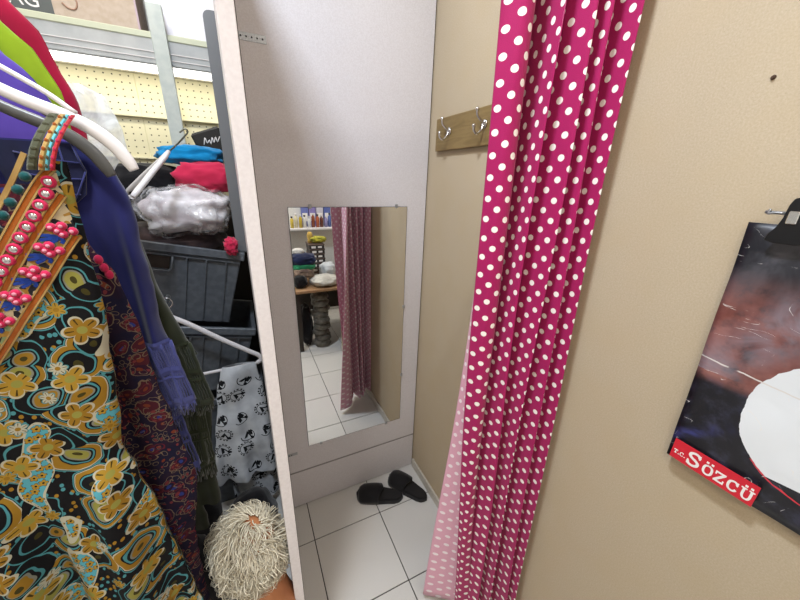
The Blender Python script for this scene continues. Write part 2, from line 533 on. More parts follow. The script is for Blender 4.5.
md = pg.modifiers.new('thickness', 'SOLIDIFY'); md.thickness = 0.0025; md.offset = 0; md.material_offset = 1; md.material_offset_rim = 1
# banner at the foot of the page
RED = Mat('banner_red', lin('#cf2233'), 0.4)
WHT = Mat('banner_white', lin('#f1ece8'), 0.4)
bn = thing('masthead', None, None, (-0.0145, -0.022, 0.006)); bn.parent = np_
del_keys = [k for k in bn.keys()]
B().box(-0.0004, 0.0004, -0.122, 0.0, -0.003, 0.040, 0.0).build('banner', RED, bn)
def on_wall(me, parent, y, z, x=-0.0006, name='lettering'):
    o = link(name, me, parent)
    o.matrix_local = Matrix.Translation((x, y, z)) @ Matrix(((0, 0, -1, 0), (-1, 0, 0, 0), (0, 1, 0, 0), (0, 0, 0, 1)))
    return o
def ribbon(b, pts, wd, th, x, s, n=8):
    P = catmull([(x + p[0] * s, p[1] * s, 0) for p in pts], n)
    prev = None
    for i, p in enumerate(P):
        t = (P[min(i + 1, len(P) - 1)] - P[max(i - 1, 0)]).normalized()
        q = Vector((-t.y, t.x, 0)) * (wd(i / (len(P) - 1)) * s / 2)
        row = [b.bm.verts.new((p.x + q.x, p.y + q.y, th)), b.bm.verts.new((p.x - q.x, p.y - q.y, th))]
        if prev: b.bm.faces.new((prev[0], prev[1], row[1], row[0]))
        prev = row
STROKES = {'S': [([(.60, .78), (.52, .92), (.33, .97), (.13, .88), (.09, .70), (.22, .57), (.42, .48), (.58, .34), (.54, .13), (.34, .03), (.14, .07), (.05, .24)], .17)],
           'O': [([(.36, .95), (.14, .82), (.08, .5), (.14, .18), (.36, .05), (.58, .18), (.64, .5), (.58, .82), (.36, .95)], .17)],
           'C': [([(.60, .72), (.52, .90), (.34, .95), (.14, .82), (.08, .5), (.14, .18), (.34, .05), (.52, .10), (.62, .28)], .17)],
           'U': [([(.14, .98), (.14, .6), (.15, .28), (.24, .09), (.38, .05), (.52, .10), (.60, .28), (.61, .6), (.61, .98)], .16)]}
BARS = {'S': [(.55, .68, .64, .99), (.01, .02, .10, .34)], 'C': [(.56, .62, .65, .98)], 'U': [(-.04, .89, .32, 1), (.44, .89, .78, 1)], 'O': [],
        'Z': [(0, 0, .68, .15), (0, .85, .68, 1), (0, .68, .1, .85), (.58, .15, .68, .34)], 'T': [(.25, .12, .45, .85), (0, .85, .7, 1), (.12, 0, .58, .12), (0, .65, .09, .85), (.61, .65, .7, .85)]}
def slab_word(word, size, th):
    b = B(); x = 0.0
    for k, ch in enumerate(word):
        s = size * (1.35 if k == 0 and len(word) > 4 else 1.0)
        base = {'Ö': 'O', 'Ü': 'U'}.get(ch, ch)
        if ch == '.': b.box(x, x + .2 * s, .0, .2 * s, 0, th)
        for pts, w in STROKES.get(base, []): ribbon(b, pts, (lambda t, w=w: w), th, x, s)
        for m, r in enumerate(BARS.get(base, [])): b.box(x + r[0] * s, x + r[2] * s, r[1] * s, r[3] * s, 0, th * (1.1 + .05 * m))
        if ch == 'Z': b.prism([(x, .13 * s, 0), (x + .22 * s, .13 * s, 0), (x + .68 * s, .87 * s, 0), (x + .46 * s, .87 * s, 0)], (0, 0, th))
        if ch in 'ÖÜ':
            for dx in (.12, .46): b.box(x + dx * s, x + (dx + .17) * s, 1.1 * s, 1.28 * s, 0, th)
        x += {'.': .32}.get(ch, .84) * s
    return b.mesh('lettering', WHT)
on_wall(slab_word('SÖZCÜ', 0.0212, 0.0005), bn, -0.026, 0.004)
on_wall(slab_word('T.C.', 0.0085, 0.0005), bn, -0.004, 0.010)
# clip hanger that holds it
ch = thing('clip_hanger', 'black skirt hanger clip gripping the top of the newspaper', 'hanger', (0.728, 0.19, 1.56))
B().tube([(0, 0.030, 0.012), (0, -0.245, 0.012)], 0.0026, 8).build('bar', STEEL, ch)
B().tube(catmull([(0, -0.105, 0.012), (0, -0.105, 0.07), (0, -0.105, 0.10), (0.0, -0.085, 0.125), (0.0, -0.105, 0.145), (0, -0.125, 0.125)], 5), 0.002, 8).build('hook', STEEL, ch)
def clip(parent, y):
    pts = [(-0.021, -0.028), (-0.019, -0.018), (-0.012, -0.008), (-0.009, 0.005), (-0.009, 0.024), (-0.006, 0.033), (0.002, 0.036), (0.010, 0.033),
           (0.013, 0.024), (0.013, 0.004), (0.016, -0.008), (0.023, -0.018), (0.024, -0.028), (0.012, -0.031), (-0.010, -0.031)]
    b = B().prism([(-0.012, -a, z) for a, z in pts], (0.004, 0, 0))
    b.prism([(0.003, -a, z) for a, z in pts], (0.004, 0, 0))
    ed = [e for e in b.bm.edges]
    bmesh.ops.bevel(b.bm, geom=ed, offset=0.001, segments=1, affect='EDGES')
    o = b.build('clip', BLACKP, parent); o.location = (0, y, 0)
    s = B().box(-0.0145, 0.008, -0.0055, 0.0055, -0.002, 0.016, 0.001).build('spring', CHROME, o)
    B().tube(catmull([(-0.002, 0.014, 0.012), (-0.002, 0.024, 0.012), (-0.002, 0.030, 0.010), (-0.002, 0.029, 0.017)], 4), 0.0016, 6).build('bar_end', STEEL, o)
clip(ch, -0.004); clip(ch, -0.205)
tag(link('nail', B().tube([(XR, 0.085, 1.698), (0.718, 0.085, 1.700)], 0.002, 8).mesh('nail', STEEL)), 'steel nail carrying the clip hanger beside the newspaper', 'nail')

# ------------------------------------------------------------------ slippers
SLIP = plain_fabric('black_foam', lin('#121113'), lin('#1b1a1c'), 500, 0.85, 0.3)
def slipper(name, label, heel, toe, side):
    L = sqrt((toe[0] - heel[0]) ** 2 + (toe[1] - heel[1]) ** 2)
    ang = math.atan2(toe[1] - heel[1], toe[0] - heel[0])
    t = thing(name, label, 'slipper', (heel[0], heel[1], 0), (0, 0, ang), 'pair of black slippers')
    prof = []
    N = 28
    def half(s):
        w = 0.033 + 0.017 * sin(min(1, s / .75) * pi * .5) ** 2
        e = min(s, 1 - s)
        return w * min(1.0, sqrt(max(0.0, e / .14)) if e < .14 else 1.0)
    up = [(L * i / N, half(i / N)) for i in range(N + 1)]
    out = [(x, w) for x, w in up] + [(x, -w * 0.95) for x, w in reversed(up[1:-1])]
    b = B().prism([(x, y + .006 * side * (x / L) ** 2, 0.0) for x, y in out], (0, 0, 0.024))
    bmesh.ops.bevel(b.bm, geom=[e for e in b.bm.edges if abs(e.verts[0].co.z - e.verts[1].co.z) < 1e-5], offset=0.003, segments=2, affect='EDGES')
    b.build('sole', SLIP, t)
    b = B().prism([(x * .94 + .03 * L, y * .84 + .006 * side * (x / L) ** 2, 0.0242) for x, y in out], (0, 0, 0.004))
    b.build('footbed', Mat('footbed_black', lin('#1d1b1c'), 0.8), t)
    rows = []
    for i in range(13):
        s = 0.50 + 0.44 * i / 12
        w = half(s) * 1.03
        h = 0.068 - 0.030 * ((s - .5) / .44) ** 1.6
        rows.append([(s * L + 0.02 * (1 - abs(cos(a))) * (1 if i == 0 else 0) * -1, w * cos(a) + .006 * side * s * s, 0.006 + h * sin(a) ** .8) for a in [pi * k / 16 for k in range(17)]])
    vs_ = [p for r in rows for p in r]
    fs = [(j * 17 + k, j * 17 + k + 1, (j + 1) * 17 + k + 1, (j + 1) * 17 + k) for j in range(12) for k in range(16)]
    o = link('upper', newmesh('upper', vs_, fs, None, True, [SLIP]), t)
    md = o.modifiers.new('thickness', 'SOLIDIFY'); md.thickness = 0.005; md.offset = 0
slipper('slipper', 'black closed-toe slipper nearer the camera on the cubicle floor', (0.598, 1.110), (0.380, 1.236), 1)
slipper('slipper', 'black closed-toe slipper tucked in the corner beside the skirting', (0.708, 1.045), (0.582, 1.262), -1)

# ------------------------------------------------------------------ printed fabrics
def dress_print():
    g = Mat('folk_print', rough=0.8, spec=0.2)
    u0_, v0_ = g.uv()
    u, v = u0_ * 1.55, v0_ * 1.45
    # warped coordinates for the scrolls
    nx = g.noise(g.uvo, 9, 2); ny = g.noise(g.vec(u + 3.7, v + 1.3), 9, 2)
    wu, wv = u + (nx - 0.5) * 0.09, v + (ny - 0.5) * 0.09
    black = lin('#0b0a0c'); gold = lin('#8a661c'); gold2 = lin('#9c7a28'); teal = lin('#447f84'); cream = lin('#a9a48f'); olive = lin('#86823c'); grey = lin('#77776a')
    # scrolls: contour bands of a large voronoi
    vo = g.voro(g.vec(wu, wv), 13.0)
    d = E(g.nt, vo.outputs['Distance'])
    cr, cg, cb = g.sep(vo.outputs['Color'])
    c = g.mix(d.lt(0.62), black, black)
    ring = lambda r, w: (d - r).abs().lt(w)
    body = g.mix(cr.gt(0.45), gold, olive)
    c = g.mix(ring(0.47, 0.075) * cg.gt(0.45), c, gold)
    c = g.mix(ring(0.345, 0.022), c, teal)
    c = g.mix(ring(0.58, 0.016), c, teal)
    c = g.mix(ring(0.535, 0.012) * cg.gt(0.45), c, cream)
    c = g.mix(d.lt(0.25) * cb.gt(0.5), c, body)
    c = g.mix(ring(0.25, 0.022) * cb.gt(0.5), c, grey)
    c = g.mix(d.lt(0.09), c, lin('#3a3410'))
    # small sprigs on the black ground
    vs_ = g.voro(g.vec(u, v * 0.8), 75.0)
    ds = E(g.nt, vs_.outputs['Distance']); sr, sg, sb = g.sep(vs_.outputs['Color'])
    ground = d.gt(0.60)
    c = g.mix(ground * ds.lt(0.30) * sr.gt(0.35), c, g.mix(sg.gt(0.6), gold, teal))
    # large star flowers
    def flowers(c, scale, n, rr, col, rim, mid, keep, seed):
        su, sv = u + seed, v + seed * 1.7
        vf = g.voro(g.vec(su, sv), scale, rnd=0.75)
        px, py, _ = g.sep(vf.outputs['Position'])
        kr, kg, kb = g.sep(vf.outputs['Color'])
        du, dv = su - px, sv - py
        r = (du * du + dv * dv).m('SQRT')
        th = dv.atan2(du) + kr * 6.0
        pet = (th * (n * 0.5)).cos().abs().pow(0.7) * 0.5 + 0.5
        k = kg.gt(keep)
        q = r / pet
        c = g.mix((q.lt(rr * 1.16)) * k, c, rim)
        c = g.mix((q.lt(rr)) * k, c, g.mix(kb.gt(0.5), col, gold2))
        c = g.mix((q.lt(rr * 0.93)) * (q.gt(rr * .45)) * ((th * (n * 0.5)).cos().abs().gt(0.985)) * k, c, lin('#40300c'))
        c = g.mix((r.lt(rr * 0.30)) * k, c, mid)
        return c
    # turquoise blocks with small flowers
    tb = g.noise(g.vec(u * 1.0, v * 0.7), 11, 0.5)
    blk = tb.gt(0.615)
    c = g.mix(blk, c, lin('#4f95a0'))
    c = g.mix((tb - 0.615).abs().lt(0.012), c, cream)
    sv2 = g.voro(g.vec(u, v), 48.0, rnd=0.55)
    px, py, _ = g.sep(sv2.outputs['Position'])
    du, dv = u - px, v - py
    r = (du * du + dv * dv).m('SQRT'); th = dv.atan2(du)
    q = r / ((th * 2.5).cos().abs() * 0.4 + 0.6)
    c = g.mix(blk * q.lt(0.0098), c, black)
    c = g.mix(blk * q.lt(0.0086), c, gold2)
    c = g.mix(blk * r.lt(0.0024), c, black)
    c = flowers(c, 11.0, 5, 0.030, gold, cream, olive, 0.42, 0.31)
    c = flowers(c, 16.0, 6, 0.016, cream, teal, gold, 0.60, 0.77)
    w = g.noise(g.uvo, 900, 2)
    return g.color(c).bump(w, 0.15, 0.0006)
def paisley():
    g = Mat('paisley_print', rough=0.85, spec=0.15)
    u, v = g.uv()
    nx = g.noise(g.uvo, 14, 3); ny = g.noise(g.vec(u + 2.7, v + 4.3), 14, 3)
    wu, wv = u + (nx - 0.5) * 0.05, v + (ny - 0.5) * 0.05
    vo = g.voro(g.vec(wu, wv), 30.0)
    d = E(g.nt, vo.outputs['Distance']); cr, cg, cb = g.sep(vo.outputs['Color'])
    c = g.mix(g.noise(g.uvo, 30, 3).ss(.4, .6), lin('#17152a'), lin('#221628'))
    c = g.mix(d.lt(0.40) * cr.gt(0.3), c, g.mix(cg.gt(.5), lin('#421822'), lin('#2c1426')))
    c = g.mix((d - 0.42).abs().lt(0.020) * cr.gt(0.3), c, lin('#6b5a48'))
    c = g.mix((d - 0.26).abs().lt(0.03) * cb.gt(0.4), c, lin('#571c26'))
    c = g.mix(d.lt(0.12), c, g.mix(cb.gt(.55), lin('#6a3020'), lin('#26306e')))
    v2 = g.voro(g.vec(wu, wv), 95.0)
    d2 = E(g.nt, v2.outputs['Distance']); a2, b2, c2 = g.sep(v2.outputs['Color'])
    c = g.mix((d2 - 0.4).abs().lt(0.05) * a2.gt(0.62), c, lin('#6a5a48'))
    c = g.mix(d2.lt(0.25) * b2.gt(0.72), c, lin('#6a2c2e'))
    return g.color(c)
def badge_print():
    g = Mat('badge_print', rough=0.8, spec=0.2)
    u_, v_ = g.uv()
    u, v = u_ * .72, v_ * .72
    sv2 = g.voro(g.vec(u, v), 14.5, rnd=0.45)
    px, py, _ = g.sep(sv2.outputs['Position']); kr, kg, kb = g.sep(sv2.outputs['Color'])
    du0, dv0 = u - px, v - py
    a = kr * 1.6 - 0.8
    du = du0 * a.cos() - dv0 * a.sin(); dv = du0 * a.sin() + dv0 * a.cos()
    r = (du * du + dv * dv).m('SQRT'); th = dv.atan2(du)
    base = g.mix(g.noise(g.uvo, 25, 3).ss(.3, .7), lin('#b6b9bd'), lin('#c4c7ca'))
    ink = lin('#17181b')
    ring = (r - 0.0175).abs().lt(0.0011) * kg.gt(0.4)
    letters = (r - 0.0225).abs().lt(0.0024) * ((th * 14.0).sin() + (th * 9.0).cos() * .6).gt(-0.2) * kg.gt(0.4)
    tri = (dv.gt(-0.010)) * ((du.abs() * 1.9 + dv).lt(0.013)) * ((du - .002).abs() * 2.2 + dv + 0.004).gt(0.004)
    box = ((du - 0.009).abs().lt(0.006)) * ((dv - 0.006).abs().lt(0.009)) * kg.lt(0.6)
    arc = (r - 0.020).abs().lt(0.0013) * kg.lt(0.4) * th.lt(1.0)
    ball = ((du - 0.012).pow(2.0) + (dv + 0.012).pow(2.0)).lt(0.00003)
    c = base
    for k in (ring, letters, tri, box, arc, ball): c = g.mix(k, c, ink)
    return g.color(c).bump(g.noise(g.uvo, 40, 3), 0.2, 0.003)
DRESS, PAIS, BADGE = dress_print(), paisley(), badge_print()
BLUE = plain_fabric('navy_jersey', lin('#212358'), lin('#1b1d4c'))
NET = plain_fabric('navy_net', lin('#171a3c'), lin('#101228'))
LACEB = plain_fabric('blue_crochet', lin('#42467c'), lin('#383c6e'), 600)
OLIVE = plain_fabric('olive_knit', lin('#2e3322'), lin('#262a1c'), 600)
REDF = plain_fabric('crimson_fabric', lin('#990d31'), lin('#880b2b'))
LIME = plain_fabric('lime_fabric', lin('#829a1a'), lin('#728716'))
PURP = plain_fabric('violet_fabric', lin('#523d93'), lin('#453380'))
BLUECLOTH = plain_fabric('azure_fabric', lin('#0e86c0'), lin('#0a74aa'))
PINKCLOTH = plain_fabric('coral_pink_fabric', lin('#c22a4e'), lin('#b82648'))
BLACKCLOTH = plain_fabric('black_fabric', lin('#17161a'), lin('#0f0e11'))
ORANGE = plain_fabric('orange_braid', lin('#974f15'), lin('#84420f'), 1200)
GOLDB = plain_fabric('gold_braid', lin('#a98a52'), lin('#8c6c3a'), 1500)
ROSE = plain_fabric('rose_yarn', lin('#bb244c'), lin('#a51c40'), 1200)
COBALT = plain_fabric('cobalt_yarn', lin('#1d3f93'), lin('#16307a'), 1200)
TEALB = plain_fabric('teal_yarn', lin('#10494a'), lin('#0c3a3c'), 1200)
TURQ = plain_fabric('turquoise_braid', lin('#5aa7b0'), lin('#4b959e'), 1200)
REDB = plain_fabric('red_braid', lin('#a8262c'), lin('#8c1c24'), 1200)
SILVER = Mat('mirror_disc', lin('#d4d0d2'), 0.12, 1.0)
def garment_mesh(name, keys, y0, mats, k=40.0, ph=0.0, nx=72, nz=90, ztop=None, zr=1.3, twist=0.0, wob=0.0):
    """closed front/back sheet: keys (z, xl, xr, depth, fold amplitude[, dy])"""
    zs = [q[0] for q in keys]; z0, z1 = min(zs), max(zs)
    verts, uvs, faces = [], [], []
    def fr(x, z, s, sign, d, amp, dy):
        f = amp * (sin(k * x + ph + 1.2 * sin(z * 2.6 + ph)) + .45 * sin(k * 2.3 * x + ph * 2 + 2 * z))
        f += wob * noise.noise((x * 11, z * 8, ph + sign))
        e = max(0.0, 1 - s * s) ** 0.42
        return y0 + dy - sign * d * e - f * (.35 + .65 * e) * sign
    for sign in (1, -1):
        for j in range(nz + 1):
            z = z1 + (z0 - z1) * j / nz
            q = interp(keys, z)
            xl, xr, d, amp = q[:4]; dy = q[4] if len(q) > 4 else 0.0
            for i in range(nx + 1):
                s = -cos(pi * i / nx) * .55 + (2 * i / nx - 1) * .45
                x = (xl + xr) / 2 + (xr - xl) / 2 * s
                x += .006 * s * noise.noise((z * 9, ph, s * .5)) + .003 * s * noise.noise((z * 31, ph, s))
                zz = z
                if ztop and z > zr: zz = zr + (z - zr) * (ztop(x) - zr) / (z1 - zr)
                if j == nz: zz += 0.006 * sin(k * 1.3 * x + ph)
                verts.append((x, fr(x, zz, s, sign, d, amp, dy), zz))
                uvs.append((x + 0.02 * sign + twist * z, zz))
    n = nx + 1
    for side in (0, 1):
        o = side * (nz + 1) * n
        for j in range(nz):
            for i in range(nx):
                q = (o + j * n + i, o + (j + 1) * n + i, o + (j + 1) * n + i + 1, o + j * n + i + 1)
                faces.append(q if side == 0 else q[::-1])
    oo = (nz + 1) * n
    for j in range(nz):
        a, b = j * n, (j + 1) * n
        faces.append((a, oo + a, oo + b, b))
        a, b = j * n + nx, (j + 1) * n + nx
        faces.append((a, b, oo + b, oo + a))
    return newmesh(name, verts, faces, uvs, True, mats)

# ------------------------------------------------------------------ clothes rail and hangers
RAILX, RAILZ = -0.42, 1.965
rk = thing('clothes_rail', 'steel clothes rail carrying the hanging garments', 'clothes rail', (RAILX, 0.75, 0))
B().tube([(0, -0.42, RAILZ), (0, 0.46, RAILZ)], 0.012, 12).build('rail', STEEL, rk)
for y in (-0.40, 0.42):
    B().tube([(-0.02, y, 0.02), (-0.02, y, RAILZ + .01)], 0.013, 12).build('upright', STEEL, rk)
    B().tube([(-0.30, y, 0.015), (0.17, y, 0.015)], 0.014, 10).build('foot', STEEL, rk)
B().tube([(0.13, 0.25, 1.16), (0.13, 0.68, 1.16)], 0.008, 10).build('lower_rail', STEEL, rk)
B().tube([(-0.02, 0.42, 1.16), (0.14, 0.42, 1.16)], 0.007, 8).build('bracket', STEEL, rk)

def hook_path(z0, ztop, r=0.02):
    c = ztop - r
    return catmull([(0, 0, z0), (0, 0, (z0 + c - r) / 2), (0.002, 0, c - r * 1.3), (r, 0, c - r * .3), (r * .8, 0, c + r * .6), (0, 0, ztop), (-r * .8, 0, c + r * .6), (-r, 0, c - r * .2)], 4)
def wide_hanger(name, label, loc, mat, group, dz=0.0, w=0.262):
    """broad plastic hanger; loc = point on the rail it hangs from"""
    h = thing(name, label, 'hanger', loc, (0, 0, 0), group)
    drop = -0.185 + dz
    k = w / 0.262
    for s in (-1, 1):
        main = catmull([(0, 0, drop - .018), (s * .08 * k, 0, drop - .052), (s * .145 * k, 0, drop - .088), (s * .205 * k, 0, drop - .114), (s * .235 * k, 0, drop - .138), (s * .250 * k, 0, drop - .162), (s * .256 * k, 0, drop - .176)], 5)
        nr = len(main)
        B().tube(main, [.0062 + .0040 * sin(pi * (i / nr) ** 1.6) for i in range(nr)], 10, flat=.6, flat_axis=(0, 1, 0)).build('arm', mat, h)
        ub = catmull([(0, 0, drop + .008), (s * .09 * k, 0, drop - .028), (s * .17 * k, 0, drop - .075), (s * .205 * k, 0, drop - .104)], 5)
        B().tube(ub, .0034, 8).build('top_bar', mat, h)
    B().box(-.016, .016, -.006, .006, drop - .02, drop + .02, .004).build('neck', mat, h)
    B().tube(hook_path(drop + .015, .018, .02), .0022, 8).build('hook', CHROME, h)
    return h
wide_hanger('coat_hanger', 'white slotted plastic hanger holding up the gold and black dress', (-0.395, 0.660, RAILZ), WHITEP, 'hangers on the rail')
wide_hanger('coat_hanger', 'grey plastic hanger inside the navy cardigan neck', (-0.415, 0.715, RAILZ), GREYHANG, 'hangers on the rail', -.010, .238)

# ------------------------------------------------------------------ front dress
dr = thing('folk_dress', 'black dress with gold and turquoise folk print and mirror embroidered neckline', 'dress', (-0.40, 0.62, 0.45))
DK = [(1.612, -.600, -.203, .022, .001), (1.50, -.592, -.208, .028, .002), (1.37, -.588, -.214, .034, .004), (1.22, -.575, -.232, .036, .006),
      (1.135, -.56, -.243, .034, .004), (1.08, -.575, -.232, .046, .014), (.89, -.585, -.212, .055, .024), (.70, -.60, -.200, .060, .026), (.45, -.62, -.185, .066, .028)]
DY = 0.622
ztop = lambda x: 1.36 + .252 * min(1.0, abs(x + .40) / .185)
def dsurf(x, z):
    xl, xr, d, amp = interp(DK, z)[:4]
    s = max(-1, min(1, (x - (xl + xr) / 2) / ((xr - xl) / 2)))
    e = max(0.0, 1 - s * s) ** .42
    f = amp * (sin(42 * x + .4 + 1.2 * sin(z * 2.6 + .4)) + .45 * sin(42 * 2.3 * x + .8 + 2 * z))
    return DY - d * e - f * (.35 + .65 * e)
def local(me, root):
    me.transform(Matrix.Translation(root.location).inverted())
    return me
link('dress_body', local(garment_mesh('dress_body', DK, DY, [DRESS], 42, .4, ztop=ztop, zr=1.30), dr), dr)
def strip(pts, w, th, lift, mat, name, n=10, parent=dr, bead=None):
    """flat braid following the dress front; pts (x, z)"""
    P = catmull([(x, z, 0) for x, z in pts], n)
    b = B(); prev = None
    for i, p in enumerate(P):
        t = (P[min(i + 1, len(P) - 1)] - P[max(i - 1, 0)]).normalized()
        q = Vector((-t.y, t.x, 0))
        row = []
        for s, l in ((-1, 0), (-.9, 1), (.9, 1), (1, 0)):
            x, z = p.x + q.x * s * w / 2, p.y + q.y * s * w / 2
            row.append(b.bm.verts.new((x, dsurf(p.x, p.y) - lift - th * l, z)))
        if prev:
            for k in range(3): b.bm.faces.new((prev[k], prev[k + 1], row[k + 1], row[k]))
        prev = row
    me = local(b.mesh(name, mat), parent)
    return link(name, me, parent)
# embroidered yoke ground between the braids
YOKE = Mat('yoke_embroidery', rough=0.85)
_v = YOKE.voro(YOKE.obj(), 120, dim='3D'); _r, _g, _b = YOKE.sep(_v.outputs['Color'])
_c = YOKE.mix(_r.gt(.5), lin('#9a7430'), lin('#1c1a22')); _c = YOKE.mix(_g.gt(.72), _c, lin('#7c8a62')); _c = YOKE.mix(_b.gt(.8), _c, lin('#b8a888'))
YOKE.color(_c).bump(E(YOKE.nt, _v.outputs['Distance']), .4, .002)
vv, fv = [], []
NA, NB = 26, 14
for i in range(NA + 1):
    t = i / NA
    a = (-.214 - .190 * t, 1.618 - .300 * t)          # upper line
    b_ = (-.212 - .195 * t, 1.510 - .255 * t)          # lower line
    for j in range(NB + 1):
        s = j / NB
        x, z = a[0] + (b_[0] - a[0]) * s, a[1] + (b_[1] - a[1]) * s
        vv.append((x, dsurf(x, z) - .0012, z))
fv = [(i * (NB + 1) + j, i * (NB + 1) + j + 1, (i + 1) * (NB + 1) + j + 1, (i + 1) * (NB + 1) + j) for i in range(NA) for j in range(NB)]
link('yoke', local(newmesh('yoke', vv, fv, None, True, [YOKE]), dr), dr)
def ext(pts, t=.10):
    a, b_ = pts[-2], pts[-1]
    d = (b_[0] - a[0], b_[1] - a[1]); l = sqrt(d[0] ** 2 + d[1] ** 2)
    return pts + [(b_[0] + d[0] / l * t, b_[1] + d[1] / l * t)]
l1 = ext([(-.216, 1.604), (-.237, 1.578), (-.280, 1.512)]); l2 = ext([(-.214, 1.570), (-.259, 1.507), (-.300, 1.444)]); l3 = ext([(-.213, 1.515), (-.270, 1.432), (-.323, 1.360)])
for ln in (l1, l2, l3):
    strip(ln, .0058, .0018, .0015, ORANGE, 'orange_braid')
    for sg in (-1, 1):
        off = []
        for i, (x, z) in enumerate(ln):
            a = ln[max(i - 1, 0)]; b_ = ln[min(i + 1, len(ln) - 1)]
            d = Vector((b_[0] - a[0], b_[1] - a[1])).normalized()
            off.append((x - d.y * sg * .0040, z + d.x * sg * .0040))
        strip(off, .0022, .0026, .0015, GOLDB, 'gold_piping')
l0 = ext([(-.236, 1.620), (-.262, 1.575), (-.31, 1.50)])
strip(l0, .006, .0018, .0015, GOLDB, 'gold_braid')
# straps
SAGE = plain_fabric('sage_braid', lin('#4c4c38'), lin('#34382c'), 1500)
def strap(x0, x1, w, mat):
    b = B(); prev = None
    for i in range(15):
        t = i / 14
        x = x0 + (x1 - x0) * t; z = 1.600 + .072 * t
        y = .600 + .045 * t ** 1.5 - .008 * sin(pi * t)
        row = [b.bm.verts.new((x - w / 2, y + .001, z)), b.bm.verts.new((x - w / 4, y - .0012, z)), b.bm.verts.new((x + w / 4, y - .0012, z)), b.bm.verts.new((x + w / 2, y + .001, z))]
        if prev:
            for k in range(3): b.bm.faces.new((prev[k], prev[k + 1], row[k + 1], row[k]))
        prev = row
    o = link('strap_braid', local(b.mesh('strap_braid', mat), dr), dr)
    for k in range(7):
        t = (k + .5) / 7
        x = x0 + (x1 - x0) * t
        link('strap_stitch', local(B().ell((x, .600 + .045 * t ** 1.5 - .008 * sin(pi * t) - .0015, 1.6 + .072 * t), (w * .36, .0012, .0028), u=8, v=6).mesh('strap_stitch', ORANGE if mat is GOLDB else (ROSE if mat is REDB else SAGE)), dr), o)
strap(-.2235, -.2000, .0062, GOLDB); strap(-.2180, -.1950, .0042, TURQ); strap(-.2130, -.1895, .0052, REDB); strap(-.2325, -.2090, .0100, SAGE)
ros = B().lathe([(0.0, .0035), (.0045, .0035), (.0062, .0055), (.0085, .0048), (.0102, .0012), (.0102, 0), (0, 0)], 14).mesh('rosette', ROSE)
disc = B().lathe([(0, .0056), (.0054, .0053), (.0060, .004)], 12).mesh('mirror_disc', SILVER)
small = B().lathe([(0, .0045), (.0028, .0042), (.0052, .0022), (.0056, 0), (0, 0)], 10).mesh('knot', ROSE)
smalld = B().lathe([(0, .0056), (.0022, .0050), (.0024, .004)], 8).mesh('knot_centre', plain_fabric('pale_pink_yarn', lin('#d88a9c')))
def stick(me, x, z, name, lift=.002, rot=0.0, sc=1.0):
    o = link(name, me, dr)
    o.location = (x - dr.location.x, dsurf(x, z) - lift - dr.location.y, z - dr.location.z)
    o.rotation_euler = (pi / 2, rot, 0); o.scale = (sc, sc, sc)
    return o
for x, z in [(-.2225, 1.586), (-.228, 1.571), (-.237, 1.5565), (-.246, 1.543), (-.255, 1.5295), (-.2645, 1.516), (-.2735, 1.502), (-.283, 1.488), (-.2925, 1.474), (-.302, 1.460), (-.3115, 1.446)]:
    o = stick(ros, x, z, 'rosette', sc=.80); link('mirror_disc', disc, o)
for cx, cz in [(-.2245, 1.524), (-.242, 1.499), (-.263, 1.468), (-.288, 1.438), (-.313, 1.408)]:
    for dx, dz in ((-.009, .004), (.001, .005), (.0095, -.003), (.000, -.006), (-.0035, -.001)):
        o = stick(small, cx + dx, cz + dz, 'yarn_knot', .002, sc=1.1); link('knot_centre', smalld, o)
    for a in (200, 240, 285, 160):
        p = [(cx - .008 + .016 * t * cos(math.radians(a)) + .004 * sin(pi * t), cz - .009 + .016 * t * sin(math.radians(a)) * .6) for t in (0, .35, .7, 1)]
        strip(p, .0045, .002, .0018, COBALT, 'blue_leaf', 4)
for i in range(6):
    t = i / 6
    stick(B().lathe([(0, .005), (.004, .004), (.007, 0), (0, 0)], 8).mesh('teal_knot', TEALB), -.243 - .062 * t, 1.592 - .095 * t, 'teal_knot', .001)
# gathered waist seam

# ------------------------------------------------------------------ paisley dress
pd = thing('paisley_dress', 'dark plum dress with small red paisley print behind the gold dress', 'dress', (-0.40, 0.675, 0.4))
link('dress_body', local(garment_mesh('dress_body', [(1.58, -.58, -.245, .012, .001), (1.49, -.58, -.226, .015, .002), (1.44, -.58, -.204, .018, .003), (1.34, -.58, -.190, .020, .004), (1.22, -.58, -.190, .020, .006), (1.09, -.57, -.174, .020, .006),
      (.98, -.57, -.166, .022, .007), (.73, -.58, -.196, .024, .007), (.40, -.60, -.206, .03, .009)], .690, [PAIS], 55, 1.3, wob=.01), pd), pd)
for x, z in ((-.218, 1.466), (-.21, 1.44), (-.214, 1.452)):
    B().ell((x - pd.location.x, .676 - pd.location.y, z - pd.location.z), (.006, .005, .008)).build('bead', ROSE, pd)

